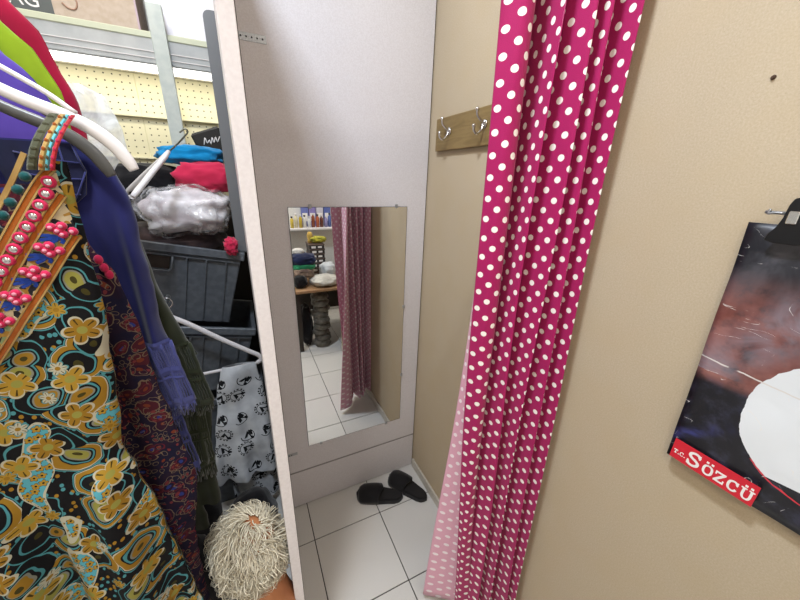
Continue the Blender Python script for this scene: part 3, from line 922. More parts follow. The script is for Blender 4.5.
# ------------------------------------------------------------------ cardigans with crochet sleeves
def lace(name, mat, root, xl0, xr0, z0, xl1, xr1, z1, y, nband=2, nth=15, fringe=.03, th=.0016):
    b = B()
    def pt(s, t):
        xl, xr = xl0 + (xl1 - xl0) * t, xr0 + (xr1 - xr0) * t
        x = xl + (xr - xl) * s
        return Vector((x, y - .012 * sin(pi * s) + .004 * sin(9 * s + 5 * t), z0 + (z1 - z0) * t + .010 * sin(pi * s) * t))
    for i in range(nth + 1):
        s = i / nth
        b.tube([pt(s + .012 * sin(7 * i + 3 * k), k / 10) for k in range(11)], th * (2.2 if i % 5 == 0 else 1), 5)
    for t, h in ((0.0, .006), (.44, .009), (.56, .004), (.98, .010)):
        P0 = [pt(k / 14, t) for k in range(15)]
        prev = None
        for p in P0:
            row = [b.bm.verts.new((p.x, p.y - th, p.z + h)), b.bm.verts.new((p.x, p.y - th * 2, p.z)), b.bm.verts.new((p.x, p.y - th, p.z - h))]
            if prev:
                for k in range(2): b.bm.faces.new((prev[k], prev[k + 1], row[k + 1], row[k]))
            prev = row
    for i in range(nth * 2):
        p = pt(i / (nth * 2 - 1), 1.0)
        q = p + Vector((.004 * sin(i * 2.1), .002 * cos(i), -fringe * (.8 + .3 * sin(i * 1.3))))
        b.tube([p, (p + q) / 2 + Vector((.0015 * sin(i), 0, 0)), q], th * .8, 4)
    me = local(b.mesh(name, mat), root)
    return link(name, me, root)
bc = thing('crochet_cardigan', 'navy blue cardigan with crochet lace sleeve ends on the rail', 'cardigan', (-0.41, 0.75, 0.7))
link('body', local(garment_mesh('body', [(1.645, -.60, -.228, .010, .001), (1.61, -.62, -.225, .014, .001), (1.45, -.60, -.235, .018, .003), (1.2, -.60, -.235, .02, .006), (.70, -.60, -.24, .024, .008)], .765, [BLUE], 40, 2.1), bc), bc)
link('sleeve', local(garment_mesh('sleeve', [(1.632, -.255, -.200, .008, .000), (1.61, -.262, -.186, .014, .001), (1.555, -.268, -.172, .020, .002), (1.43, -.268, -.172, .022, .009), (1.31, -.250, -.170, .022, .012), (1.235, -.236, -.160, .020, .012)], .742, [BLUE], 95, .6, 60, 50), bc), bc)
CORD = plain_fabric('net_cord', lin('#2c3066'), lin('#262a58'))
NETP = [(-.222, 1.640), (-.214, 1.600), (-.222, 1.565), (-.244, 1.545), (-.30, 1.545), (-.32, 1.64)]
link('neck_net', local(B().prism([(x, .716, z) for x, z in NETP], (0, .003, 0)).mesh('neck_net', NET), bc), bc)
for a, b_ in (((-.214, 1.60), (-.244, 1.545)), ((-.222, 1.64), (-.214, 1.60)), ((-.238, 1.64), (-.236, 1.56)), ((-.258, 1.64), (-.262, 1.545)), ((-.216, 1.612), (-.29, 1.625)), ((-.218, 1.588), (-.29, 1.596)), ((-.228, 1.565), (-.29, 1.568))):
    o = B().tube([(a[0], .7145, a[1]), ((a[0] + b_[0]) / 2, .7135, (a[1] + b_[1]) / 2 - .003), (b_[0], .7145, b_[1])], .0012, 6)
    link('net_cord', local(o.mesh('net_cord', CORD), bc), bc)
lace('lace_cuff', LACEB, bc, -.208, -.160, 1.285, -.195, -.142, 1.135, .722)
lace('lace_cuff', LACEB, bc, -.236, -.195, 1.235, -.225, -.178, 1.10, .728)
lace('lace_hem', LACEB, bc, -.26, -.182, 1.12, -.25, -.168, .93, .752)
oc = thing('crochet_cardigan', 'dark olive green cardigan with crochet sleeve ends behind the navy one', 'cardigan', (-0.41, 0.83, 0.6))
link('body', local(garment_mesh('body', [(1.64, -.60, -.235, .010, .001), (1.58, -.62, -.215, .014, .001), (1.4, -.60, -.225, .018, .004), (1.0, -.60, -.215, .02, .006), (.62, -.60, -.20, .024, .008)], .845, [OLIVE], 40, 3.1), oc), oc)
link('sleeve', local(garment_mesh('sleeve', [(1.62, -.26, -.222, .008, 0), (1.545, -.27, -.198, .016, .002), (1.41, -.26, -.188, .020, .004), (1.265, -.24, -.160, .022, .006), (1.19, -.215, -.138, .020, .006)], .825, [OLIVE], 75, 2.6, 40, 50), oc), oc)
lace('lace_cuff', OLIVE, oc, -.215, -.145, 1.235, -.195, -.122, 1.065, .806, th=.0024)
lace('lace_hem', OLIVE, oc, -.245, -.150, 1.06, -.245, -.150, .86, .83, th=.0032, nth=18, fringe=.05)
link('lace_backing', local(garment_mesh('lace_backing', [(1.20, -.24, -.15, .006, .002), (1.05, -.24, -.135, .008, .004), (.9, -.245, -.15, .010, .005), (.70, -.25, -.158, .012, .006)], .85, [OLIVE], 70, 1.0, 24, 30, wob=.01), oc), oc)

# bright garments further along the rail
def far_garment(name, label, y, mat, keys, ph):
    t = thing(name, label, 'garment', (RAILX, y, 1.0), group='bright garments along the rail')
    link('body', local(garment_mesh('body', keys, y, [mat], 45, ph, 50, 50, wob=.01), t), t)
    h = B().tube(hook_path(keys[0][0] - .01, RAILZ + .018, .018), .002, 6)
    o = h.build('hanger_hook', CHROME, t); o.location = (0, 0, -1.0)
    for w in o.data.vertices: pass
    return t
far_garment('violet_garment', 'violet garment hanging just behind the white plastic hanger', .95, PURP, [(1.865, -.47, -.40, .012, .002), (1.800, -.52, -.355, .022, .004), (1.765, -.54, -.322, .026, .005), (1.715, -.55, -.302, .026, .005), (1.45, -.56, -.300, .026, .006), (1.0, -.56, -.31, .03, .008)], .5)
far_garment('lime_garment', 'lime green garment hanging between the violet and red ones', 1.02, LIME, [(1.90, -.47, -.385, .012, .002), (1.866, -.52, -.367, .020, .002), (1.825, -.54, -.335, .024, .004), (1.745, -.55, -.310, .026, .004), (1.45, -.56, -.312, .026, .005), (1.0, -.56, -.32, .03, .006)], 1.5)
far_garment('crimson_garment', 'crimson red garment hanging behind the lime green one', 1.10, REDF, [(1.955, -.46, -.395, .010, .000), (1.925, -.52, -.373, .016, .001), (1.868, -.54, -.333, .022, .002), (1.750, -.55, -.306, .026, .003), (1.45, -.56, -.305, .028, .004), (1.0, -.56, -.31, .03, .006)], 2.5)
# clear bag behind
def film(name, col=(.85, .88, .86), alpha=.35, rough=.12):
    g = Mat(name, col, rough, spec=.8)
    v = g.obj()
    n = g.noise(v, 16, 3, .5, 1.0)
    g.bump(n, .4, .006)
    a = n.ss(.35, .75) * .5 + alpha
    g.nt.links.new(a.o, g.b.inputs['Alpha'])
    return g
FILM = film('clear_film')
gb = thing('garment_bag', 'crumpled clear plastic bag hanging behind the white hanger', 'plastic bag', (-0.37, 1.215, 1.1))
link('film', local(garment_mesh('film', [(1.805, -.46, -.315, .010, .003), (1.780, -.48, -.275, .02, .005), (1.71, -.48, -.257, .026, .006), (1.66, -.48, -.258, .024, .006), (1.60, -.48, -.30, .02, .006), (1.45, -.48, -.36, .015, .006)], 1.20, [FILM], 60, .3, 40, 40, wob=.03), gb), gb)
B().tube(hook_path(.69, RAILZ - 1.1 + .018, .018), .002, 6).build('hanger_hook', CHROME, gb).location = (-.05, -.015, 0)

# ------------------------------------------------------------------ crates
CRATE = Mat('crate_grey', rough=0.42, spec=0.5)
_n = CRATE.noise(CRATE.obj(), 40, 4)
CRATE.color(CRATE.mix(_n.ss(.35, .7), lin('#4b5056'), lin('#595e64'))).bump(CRATE.noise(CRATE.obj(), 300, 2), .08, .001)
def crate(label, right_top_front, tilt, w=.60, d=.40, h=.315):
    """grey euro crate; origin at the front right upper corner"""
    t = thing('plastic_crate', label, 'crate', right_top_front, (0, tilt, 0), 'stacked grey crates')
    tp = .035                       # taper
    def wall(p0, p1, q0, q1, th, name):
        # outer quad p0,p1 (top), q0,q1 (bottom), pushed inwards by th
        b = B().prism([p0, p1, q1, q0], th)
        return b.build(name, CRATE, t)
    zt, zb = -.028, -h
    wall((-w + .012, .012, zt), (-.012, .012, zt), (-w + tp, tp, zb), (-tp, tp, zb), (0, .004, 0), 'front_wall')
    wall((-w + .012, d - .012, zt), (-.012, d - .012, zt), (-w + tp, d - tp, zb), (-tp, d - tp, zb), (0, -.004, 0), 'back_wall')
    wall((-.012, .012, zt), (-.012, d - .012, zt), (-tp, tp, zb), (-tp, d - tp, zb), (-.004, 0, 0), 'side_wall')
    wall((-w + .012, .012, zt), (-w + .012, d - .012, zt), (-w + tp, tp, zb), (-w + tp, d - tp, zb), (.004, 0, 0), 'side_wall')
    B().box(-w + tp, -tp, tp, d - tp, zb - .004, zb + .004).build('bottom', CRATE, t)
    r = B()
    r.box(-w, 0, 0, .018, -.032, 0, .003).box(-w, 0, d - .018, d, -.032, 0, .003)
    r.box(-w, -w + .018, .018, d - .018, -.032, 0, .003).box(-.018, 0, .018, d - .018, -.032, 0, .003)
    r.build('rim', CRATE, t)
    def yf(z): return .012 + (tp - .012) * (zt - z) / (zt - zb)
    B().prism([(-w + .015, .002, -.040), (-.015, .002, -.040), (-.015, .014, -.046), (-w + .015, .014, -.046)], (0, 0, -.004)).build('ledge', CRATE, t)
    for x in (-.065, -.135, -.20, -.40, -.47, -.535):
        B().prism([(x - .0025, .003, -.044), (x + .0025, .003, -.044), (x + .0025, yf(zb) - .006, zb + .004), (x - .0025, yf(zb) - .006, zb + .004)], (0, .02, 0)).build('rib', CRATE, t)
    # grip frame
    gx = -.30
    B().tube([(gx - .055, .004, -.046), (gx - .053, .006, -.095), (gx - .042, .007, -.106), (gx + .042, .007, -.106), (gx + .053, .006, -.095), (gx + .055, .004, -.046)], .004, 6).build('grip_frame', CRATE, t)
    B().prism([(gx - .046, .0105, -.050), (gx + .046, .0105, -.050), (gx + .044, .0155, -.098), (gx - .044, .0155, -.098)], (0, .003, 0)).build('grip_opening', Mat('grip_dark', lin('#2a211c'), .8), t)
    return t
TILT = math.radians(12)
crate('grey plastic crate on top of the stack, heaped with bagged clothes', (-0.004, 1.46, 1.300), TILT)
crate('grey plastic crate under the top one, behind the white hanger', (0.000, 1.44, 0.965), TILT)
crate('grey plastic crate low in the stack behind the printed cloth', (0.000, 1.44, 0.645), math.radians(2))
crate('grey plastic crate at the bottom of the stack on the floor', (0.000, 1.44, 0.321), 0)
# grey board standing in the crate
bd = B()
pts = []
for cx, cz, a0 in ((-.010, 2.10, 90), (.165, 2.10, 0), (.165, 1.32, 270), (-.010, 1.32, 180)):
    for k in range(5):
        a = math.radians(a0 + (90 - 22.5 * k if False else 22.5 * k))
        pts.append((cx + .022 * cos(a), 1.50, cz + .022 * sin(a)))
order = sorted(pts, key=lambda p: math.atan2(p[2] - 1.70, (p[0] - .08) * 4.5))
bd.prism(order, (0, .035, 0))
bmesh.ops.bevel(bd.bm, geom=[e for e in bd.bm.edges if abs(e.verts[0].co.y - e.verts[1].co.y) < 1e-5], offset=.005, segments=2, affect='EDGES')
o = bd.build('grey_board', Mat('board_grey', lin('#6c6e71'), .35)); tag(o, 'tall grey plastic board with rounded corners upright behind the white post', 'board')
for p in o.data.polygons: p.use_smooth = False

# cloth lumps
def lump(c, r, seed, amp=.25, freq=2.2, sub=4, ridge=.35, sq=(1, 1, 1)):
    bm = bmesh.new()
    bmesh.ops.create_icosphere(bm, subdivisions=sub, radius=1)
    for v in bm.verts:
        p = v.co.copy()
        n = noise.fractal(p * freq + Vector((seed * 3.1, seed, 0)), 1.0, 2.0, 3)
        rd = 1 - abs(noise.noise(p * freq * 1.7 + Vector((0, seed, seed * 1.9)))) * 2
        f = 1 + amp * n + ridge * amp * rd
        q = Vector([math.copysign(abs(k) ** .8, k) for k in p])
        v.co = Vector((c[0] + q.x * r[0] * f, c[1] + q.y * r[1] * f, c[2] + q.z * r[2] * f))
    for f in bm.faces: f.smooth = True
    return bm
def lump_obj(name, label, cat, c, r, seed, mat, group=None, **kw):
    bm = lump((0, 0, 0), r, seed, **kw)
    me = bpy.data.meshes.new(name); bm.to_mesh(me); bm.free()
    me.materials.append(M_(mat))
    o = link(name, me); o.location = c
    return tag(o, label, cat, group)
bagw = thing('bagged_clothes', 'clear plastic bag of white folded clothes lying in the top crate', 'bag', (-.19, 1.60, 1.33))
bm = lump((0, 0, .135), (.142, .13, .082), 3, .18); me = bpy.data.meshes.new('contents'); bm.to_mesh(me); bm.free()
WG = plain_fabric('white_clothes', lin('#e6e2e4'), lin('#b9aeb2')); me.materials.append(WG.mat); link('contents', me, bagw)
bm = lump((0, 0, .135), (.156, .143, .095), 3, .18, 2.2, 5, .5); me = bpy.data.meshes.new('film'); bm.to_mesh(me); bm.free()
me.materials.append(film('bag_film', (.93, .93, .95), .04, .12).mat); link('film', me, bagw)
lump_obj('blue_cloth', 'bright azure blue cloth heaped behind the bagged clothes', 'cloth', (-.145, 1.66, 1.672), (.115, .07, .036), 5, BLUECLOTH, amp=.2)
lump_obj('pink_cloth', 'coral pink cloth bunched beside the grey board', 'cloth', (-.105, 1.61, 1.590), (.110, .06, .055), 8, PINKCLOTH, amp=.22)
lump_obj('black_cloth', 'black cloth under the white wire hanger in the crate', 'cloth', (-.31, 1.66, 1.565), (.12, .08, .07), 11, BLACKCLOTH, amp=.2)
lump_obj('crate_clothes', 'dark folded clothes filling the top crate under the bag', 'clothes', (-.31, 1.665, 1.325), (.235, .150, .085), 21, plain_fabric('mixed_clothes', lin('#4a3a38'), lin('#2a2428')), amp=.08)
lump_obj('pink_scrunchie', 'small ruffled pink fabric hanging over the crate rim', 'cloth', (-.050, 1.448, 1.335), (.020, .016, .030), 14, PINKCLOTH, amp=.45, freq=3.5)
bp = thing('black_package', 'black packet with white script lettering behind the blue cloth', 'packet', (-.07, 1.79, 1.74))
B().box(-.07, .05, -.02, .02, -.06, .05, .008).build('packet', BLACKP, bp).rotation_euler = (0, -.35, 0)
B().tube(catmull([(-.035, -.022, -.015), (-.028, -.022, .012), (-.022, -.022, -.008), (-.012, -.022, .004), (-.008, -.022, -.012), (0, -.022, .016), (.004, -.022, -.004), (.014, -.022, .018), (.018, -.022, 0), (.03, -.022, .022)], 4), .0022, 5).build('lettering', WHITEP, bp)

# slim white hanger stuck in the crate
th_ = thing('coat_hanger', 'slim white hanger poking out of the top crate', 'hanger', (-.193, 1.42, 1.672))
A, P1, P2 = Vector((0, 0, 0)), Vector((-.203, .20, -.155)), Vector((-.084, -.20, -.138))
for q in (P1, P2):
    B().tube([A, A + (q - A) * .12 + Vector((0, 0, -.002)), A + (q - A) * .5, A + (q - A) * .9, q], [.006, .0075, .0085, .0085, .007], 8).build('arm', WHITEP, th_)
B().tube([P1, (P1 + P2) / 2, P2], .006, 8).build('lower_bar', WHITEP, th_)
B().tube(catmull([(0, 0, 0), (.022, 0, .018), (.05, -.004, .045), (.066, -.004, .064), (.060, -.004, .073), (.042, -.004, .060)], 5), .0026, 8).build('hook', Mat('hook_steel', lin('#6a6f66'), .3, .9), th_)
# lower white hanger with the printed cloth
lh = thing('coat_hanger', 'white plastic hanger carrying the badge printed cloth', 'hanger', (-.29, 1.375, 1.16))
for s in (-1, 1):
    B().tube(catmull([(0, 0, -.06), (s * .06, 0, -.105), (s * .16, 0, -.190), (s * .25, 0, -.262), (s * .285, 0, -.29), (s * .292, 0, -.312), (s * .275, 0, -.326)], 5), [.0095] * 20 + [.009] * 11, 10, flat=.8, flat_axis=(0, 1, 0)).build('arm', WHITEP, lh)
B().tube([(-.275, 0, -.326), (0, 0, -.331), (.275, 0, -.326)], .0065, 8).build('lower_bar', WHITEP, lh)
B().tube(hook_path(-.062, .012, .02), .0024, 8).build('hook', CHROME, lh)
sc = thing('printed_cloth', 'light grey cloth with black round badge prints hung over the white hanger', 'cloth', (-.10, 1.372, .20))
link('drape', local(garment_mesh('drape', [(.846, -.150, -.026, .010, .001), (.825, -.160, -.016, .014, .003), (.70, -.190, -.004, .018, .006), (.50, -.225, .006, .024, .010), (.36, -.245, .016, .030, .013), (.25, -.265, .018, .034, .016)], 1.372, [BADGE], 48, .9, 60, 60, wob=.02), sc), sc)
link('under_layer', local(garment_mesh('under_layer', [(.80, -.14, -.03, .006, .001), (.30, -.19, .0, .014, .008), (.06, -.20, .01, .016, .01)], 1.385, [BADGE], 60, 2.2, 30, 30), sc), sc)

# ------------------------------------------------------------------ shelving behind
PERF = Mat('perforated_cream', rough=.55)
PERF.obj(); _x, _y, _z = PERF.sep(PERF.uvo)
_a = ((_x / .030).mod(1.0) - .5) * .030; _b = ((_z / .028).mod(1.0) - .5) * .028
_h = (_a * _a + _b * _b).m('SQRT').lt(.0032)
_n = PERF.noise(PERF.uvo, 18, 5, .7)
_c = PERF.mix(_n.ss(.62, .75), lin('#d3cdae'), lin('#a39c80'))
PERF.color(PERF.mix(_h, _c, lin('#4a4636')))
SHELFW = speck('shelf_enamel', lin('#b4bcb8'), lin('#c2c8c2'), 30, .4, .05)
LIP = speck('shelf_lip', lin('#a2a6a8'), lin('#b0b4b5'), 20, .25, .05)
su = thing('shelving_unit', 'cream perforated metal shelving with pale upright post', 'shelving', (-.2115, 1.88, 0))
B().box(-.026, .028, 0.0, .03, 0, 2.235, .002).build('upright', SHELFW, su)
B().box(-1.426, -1.372, 0.0, .03, 0, 2.235, .002).build('upright', SHELFW, su)
for x0, x1 in ((-1.6, -.15), (-.15, .40)):
    for z0, z1 in ((1.495, 1.669), (1.673, 1.850), (1.854, 2.033)):
        o = B().box(-(x1 - x0) / 2, (x1 - x0) / 2, -.004, .004, -(z1 - z0) / 2, (z1 - z0) / 2, .002).build('perforated_panel', PERF, su)
        o.location = ((x0 + x1) / 2, .22, (z0 + z1) / 2)
for z in (1.671, 1.852, 2.034):
    B().box(-1.6, .40, .195, .216, z - .004, z + .004, .001).build('panel_flange', PERF, su)
B().box(-1.6, .90, .05, .065, 0.0, 1.48).build('back_panel', Mat('shade_backing', lin('#221d19'), .8), su)  # added dark sheet, stands in for the deep shade behind the crates
B().box(-1.5, .34, .035, .26, 2.10, 2.118, .002).build('shelf_board', SHELFW, su)
B().box(-1.5, .34, .024, .036, 2.030, 2.142, .004).build('front_lip', LIP, su)
for z in (2.052, 2.075): B().box(-1.5, .34, .021, .025, z - .0015, z + .0015).build('lip_groove', WHITEP, su)
B().box(-1.5, .34, .020, .026, 2.120, 2.144, .003).build('top_edge', Mat('edge_cream', lin('#c5c9b0'), .4), su)
TUBE = Mat('lamp_tube', (1, 1, 1), .4)
TUBE.b.inputs['Emission Color'].default_value = (1, .96, .93, 1); TUBE.b.inputs['Emission Strength'].default_value = 2.2
lt = thing('tube_lamp', 'lit white fluorescent tube under the shelf', 'lamp', (-.65, 1.975, 2.028))
B().tube([(-.85, 0, 0), (.85, 0, 0)], .016, 12).build('tube', TUBE, lt)
B().box(-.89, .89, .014, .05, -.012, .04, .003).build('batten', WHITEP, lt)
# boxes on the shelf
def box_item(name, label, x0, x1, y0, y1, z0, z1, mat, parts=None, group=None):
    t = thing(name, label, 'box', ((x0 + x1) / 2, (y0 + y1) / 2, z0), group=group)
    w, d, h = (x1 - x0) / 2, (y1 - y0) / 2, z1 - z0
    B().box(-w, w, -d, d, 0, h, .002).build('carton', mat, t)
    B().box(-w * 1.003, w * 1.003, -.02, .02, h - .0005, h + .0006).build('tape', Mat('tape', lin('#b39b78'), .3), t)
    return t, w, d, h
CARD = speck('cardboard', lin('#b9a794'), lin('#c4b4a4'), 40, .7, .08)
DGREY = Mat('label_grey', lin('#5a5f5e'), .4)
bx, w, d, h = box_item('carton', 'beige cardboard box with grey lettered label on the shelf', -.84, -.276, 1.935, 2.145, 2.119, 2.43, CARD)
B().box(-w, .020, -d - .0012, -d, .0, .10).build('label', DGREY, bx)
me = text_mesh('lettering', 'AG', .062, .0004, WHT, 'RIGHT')
o = link('lettering', me, bx); o.location = (-.014, -d - .0016, .046); o.rotation_euler = (pi / 2, 0, 0)
B().tube(catmull([(.05, -d - .0008, .075), (.065, -d - .0008, .062), (.085, -d - .0008, .062), (.095, -d - .0008, .082), (.09, -d - .0008, .1)], 4), .003, 5).build('logo', Mat('logo_brown', lin('#a3806c'), .6), bx)
B().box(w - .005, w + .0012, -d - .004, -d + .004, 0, h).build('corner_tape', Mat('tape_lilac', lin('#b9a3ae'), .4), bx)
LAV = Mat('white_wrap', lin('#e8e6ee'), .35)
wb, w, d, h = box_item('wrapped_parcel', 'white plastic wrapped parcel on the shelf by the upright', -.245, .14, 1.945, 2.145, 2.119, 2.45, LAV)

# ------------------------------------------------------------------ mannequin head
SKIN = Mat('mannequin_skin', lin('#b06e44'), .38)
SKIN.color(SKIN.mix(SKIN.noise(SKIN.obj(), 12, 3).ss(.3, .7), lin('#b47850'), lin('#a86c46')))
mh = thing('mannequin_bust', 'mannequin head with short tousled blond hair below the hanging dresses', 'mannequin', (-.094, .722, -.012), (0, 0, math.radians(125)))
# local +X is the face direction
def head_mesh():
    bm = bmesh.new()
    bmesh.ops.create_uvsphere(bm, u_segments=48, v_segments=36, radius=1)
    for v in bm.verts:
        p = v.co.copy()
        x, y, z = p.x * .092, p.y * .074, p.z * .108
        if z < 0:
            k = -z / .108
            y *= 1 - .30 * k; x *= 1 - .10 * k
            if x < 0: x *= 1 - .35 * k
        f = max(0, p.x)
        g = lambda a, b, s: exp(-((p.y - a) ** 2 + (p.z - b) ** 2) / s)
        x += f * (.018 * g(0, -.28, .018) + .012 * g(0, -.12, .012) + .007 * g(0, -.52, .012) + .008 * g(0, -.80, .02))
        x -= f * (.008 * (g(.36, -.06, .02) + g(-.36, -.06, .02)) + .004 * g(0, -.64, .008))
        x += f * .005 * (g(.36, -.06, .006) + g(-.36, -.06, .006))
        v.co = (x, y, z + .62)
    for f in bm.faces: f.smooth = True
    return bm
bm = head_mesh()
me = bpy.data.meshes.new('head'); bm.to_mesh(me); bm.free(); me.materials.append(SKIN.mat); link('head', me, mh)
for s in (-1, 1):
    B().ell((-.004, s * .073, .605), (.016, .008, .030)).build('ear', SKIN, mh)
    e = B().ell((.082, s * .029, .614), (.008, .013, .007)).build('eye', Mat('eye_paint', lin('#e6ded6'), .2), mh)
    B().ell((.0885, s * .029, .614), (.0025, .005, .005)).build('iris', Mat('iris_paint', lin('#3a4a58'), .2), e)
B().ell((.090, 0, .553), (.006, .022, .007)).build('lips', Mat('lip_paint', lin('#a8403c'), .35), mh)
nk = B()
prof = [(.62, .050, .05, -.022), (.56, .056, .056, -.034), (.52, .058, .058, -.044), (.48, .064, .062, -.052), (.445, .074, .070, -.056), (.415, .082, .078, -.058), (.405, .080, .076, -.058)]
rings = []
for z, a, b_, x0 in prof:
    rings.append([nk.bm.verts.new((x0 + a * cos(2 * pi * k / 28), b_ * sin(2 * pi * k / 28), z)) for k in range(28)])
for a, b_ in zip(rings, rings[1:]):
    for k in range(28):
        f = nk.bm.faces.new((a[k], b_[k], b_[(k + 1) % 28], a[(k + 1) % 28])); f.smooth = True
nk.bm.faces.new(rings[-1]); nk.build('neck_and_shoulders', SKIN, mh)
B().lathe([(0, 0), (.10, 0), (.10, .012), (.02, .02), (.016, .39), (.07, .40), (.07, .406), (0, .406)], 24).build('stand', BLACKP, mh).location = (-.055, 0, 0)
HAIR = Mat('blond_hair', rough=.5, spec=.35)
_at = HAIR.node('ShaderNodeAttribute'); _at.attribute_name = 'lock'
_f = E(HAIR.nt, _at.outputs['Fac'])
HAIR.color(HAIR.mix(_f, lin('#a6977a'), lin('#e9e2cd')))
rnd = random.Random(4)
hv, hf, hc = [], [], []
def headr(d):   # surface point for a unit direction
    return Vector((d.x * .094, d.y * .076, .62 + d.z * .110))
crown = Vector((-.10, -.28, .95)).normalized()
n_l = 0
while n_l < 3000:
    d = Vector((rnd.gauss(0, 1), rnd.gauss(0, 1), rnd.gauss(0, 1))).normalized()
    if d.z < -.35 or (d.x > .35 and d.z < .42) or (d.x > .6 and d.z < .55): continue
    if d.x < -.2 and d.y > -.2 and d.z < -.12 - .2 * d.y: continue
    # thin spots of scalp: crown whorl and a curved parting
    cd = (d - crown).length
    if cd < .14 and rnd.random() < .97: continue
    par = abs((d - crown).length - .52)
    if par < .11 and d.x < -.20 and rnd.random() < .96: continue
    n_l += 1
    t = (d - crown); t -= d * t.dot(d)
    if t.length < 1e-3: continue
    t.normalize()
    side = d.cross(t)
    a = rnd.gauss(0, .30) + .5 + 1.1 * noise.noise(d * 3.2)
    flow = (t * cos(a) + side * sin(a)).normalized()
    L = rnd.uniform(.035, .070)
    lift = rnd.uniform(.003, .013) + (.016 if rnd.random() < .12 else 0)
    curl = 2.0 * noise.noise(d * 4 + Vector((5, 1, 2))) + rnd.gauss(0, .25)
    p = headr(d)
    n0 = Vector((d.x / .094, d.y / .076, d.z / .11)).normalized()
    wdt = rnd.uniform(.0007, .0018)
    col = min(1, max(0, rnd.gauss(.62, .25)))
    prev = None
    N = 7
    for k in range(N + 1):
        s = k / N
        ang = curl * s
        dirv = flow * cos(ang) + n0.cross(flow) * sin(ang)
        pos = p + dirv * L * s + n0 * (lift * sin(pi * min(1, s * 1.15)) + .002)
        q = pos - Vector((0, 0, .62))
        rr = sqrt((q.x / .094) ** 2 + (q.y / .076) ** 2 + (q.z / .11) ** 2)
        if rr < 1.03: q *= 1.03 / rr; pos = q + Vector((0, 0, .62))
        sd = n0.cross(dirv).normalized()
        w = wdt * (1 - s ** 2.5 * .9)
        i0 = len(hv)
        hv += [tuple(pos - sd * w), tuple(pos + n0 * w * .8), tuple(pos + sd * w)]
        hc += [col] * 3
        if prev is not None:
            hf += [(prev, prev + 1, i0 + 1, i0), (prev + 1, prev + 2, i0 + 2, i0 + 1), (prev + 2, prev, i0, i0 + 2)]
        prev = i0
me = newmesh('hair', hv, hf, None, True, [HAIR])
at = me.attributes.new('lock', 'FLOAT', 'POINT'); at.data.foreach_set('value', hc)
link('hair', me, mh)

# ------------------------------------------------------------------ shop corner seen in the mirror
tb = thing('table', 'wooden shop table seen in the mirror, loaded with clothes', 'table', (.80, -.62, 0))
B().box(-.46, .55, -.34, .30, .605, .632, .004).build('table_top', WOODT, tb)
for x in (-.42, .51):
    for y in (-.30, .255): B().box(x - .02, x + .02, y - .02, y + .02, 0, .605).build('leg', Mat('table_leg', lin('#2e2620'), .5), tb)
B().box(-.44, .53, -.33, -.31, .2, .605).build('back_panel', Mat('table_back', lin('#3b332c'), .6), tb)
lump_obj('black_bag', 'black bag on the table seen in the mirror', 'bag', (.43, -.44, .688), (.060, .06, .058), 31, BLACKCLOTH, amp=.12)
pile = [('patterned_clothes', 'beige patterned folded clothes on the table in the mirror', (.47, -.55, .745), (.10, .09, .05), plain_fabric('beige_pattern', lin('#9c8672'), lin('#5a4a44'), 200)),
        ('green_cloth', 'green folded cloth in the pile reflected in the mirror', (.49, -.58, .80), (.11, .09, .035), plain_fabric('green_cloth', lin('#2f8a5e'), lin('#27744f'))),
        ('navy_cloth', 'navy blue cloth heaped on the reflected clothes pile', (.49, -.60, .862), (.12, .10, .06), plain_fabric('navy_cloth', lin('#1c2547'), lin('#151c38'))),
        ('white_cloth', 'white cloth on top of the reflected clothes pile', (.46, -.64, .935), (.05, .05, .028), plain_fabric('white_cloth', lin('#cfccc6')))]
for i, (n, l, c, r, m_) in enumerate(pile): lump_obj(n, l, 'cloth', c, r, 40 + i, m_, 'clothes on the table', amp=.15)
lump_obj('white_clothes', 'pale striped clothes spread on the table edge in the mirror', 'cloth', (.66, -.47, .675), (.13, .13, .045), 52, plain_fabric('pale_stripe', lin('#d2cfc6'), lin('#a8a49c')), amp=.15)
lump_obj('black_white_cloth', 'black and white patterned cloth beside the box stack in the mirror', 'cloth', (.75, -.66, .715), (.08, .08, .08), 53, BADGE, amp=.2)
BOXD = Mat('shoe_box_dark', lin('#33302f'), .5)
ORD = ['lowest', 'second lowest', 'third lowest', 'fourth from the bottom', 'fifth from the bottom', 'sixth from the bottom', 'seventh from the bottom', 'eighth from the bottom', 'topmost']
for i in range(7):
    t = thing('shoe_box', 'dark box with white end labels, %s in the reflected stack' % (ORD[i] if i < 6 else 'topmost'), 'box', (.665 + .004 * (i % 2), -.86, .634 + i * .048), group='stack of dark boxes on the table')
    B().box(-.075, .075, -.10, .10, 0, .047, .002).build('carton', BOXD, t)
    B().box(-.078, .078, -.103, .103, .036, .0475, .001).build('lid', Mat('box_lid', lin('#5a4a42'), .5), t)
    B().box(-.055, -.012, .1004, .1012, .008, .030).build('label', WHT, t)
    B().box(.010, .050, .1004, .1012, .010, .028).build('label', WHT, t)
lump_obj('yellow_item', 'yellow green cloth on top of the reflected box stack', 'cloth', (.70, -.86, 1.005), (.075, .06, .03), 61, plain_fabric('yellow_green', lin('#b7ad3a'), lin('#8c8a30')), amp=.35)
o = tag(link('yellow_cone', B().lathe([(0, 0), (.028, 0), (.024, .03), (.032, .075), (.018, .11), (0, .112)], 14).mesh('yellow_cone', plain_fabric('ochre', lin('#c2a052')))), 'ochre yellow pouch standing on the reflected box stack', 'pouch'); o.location = (.62, -.87, .972)
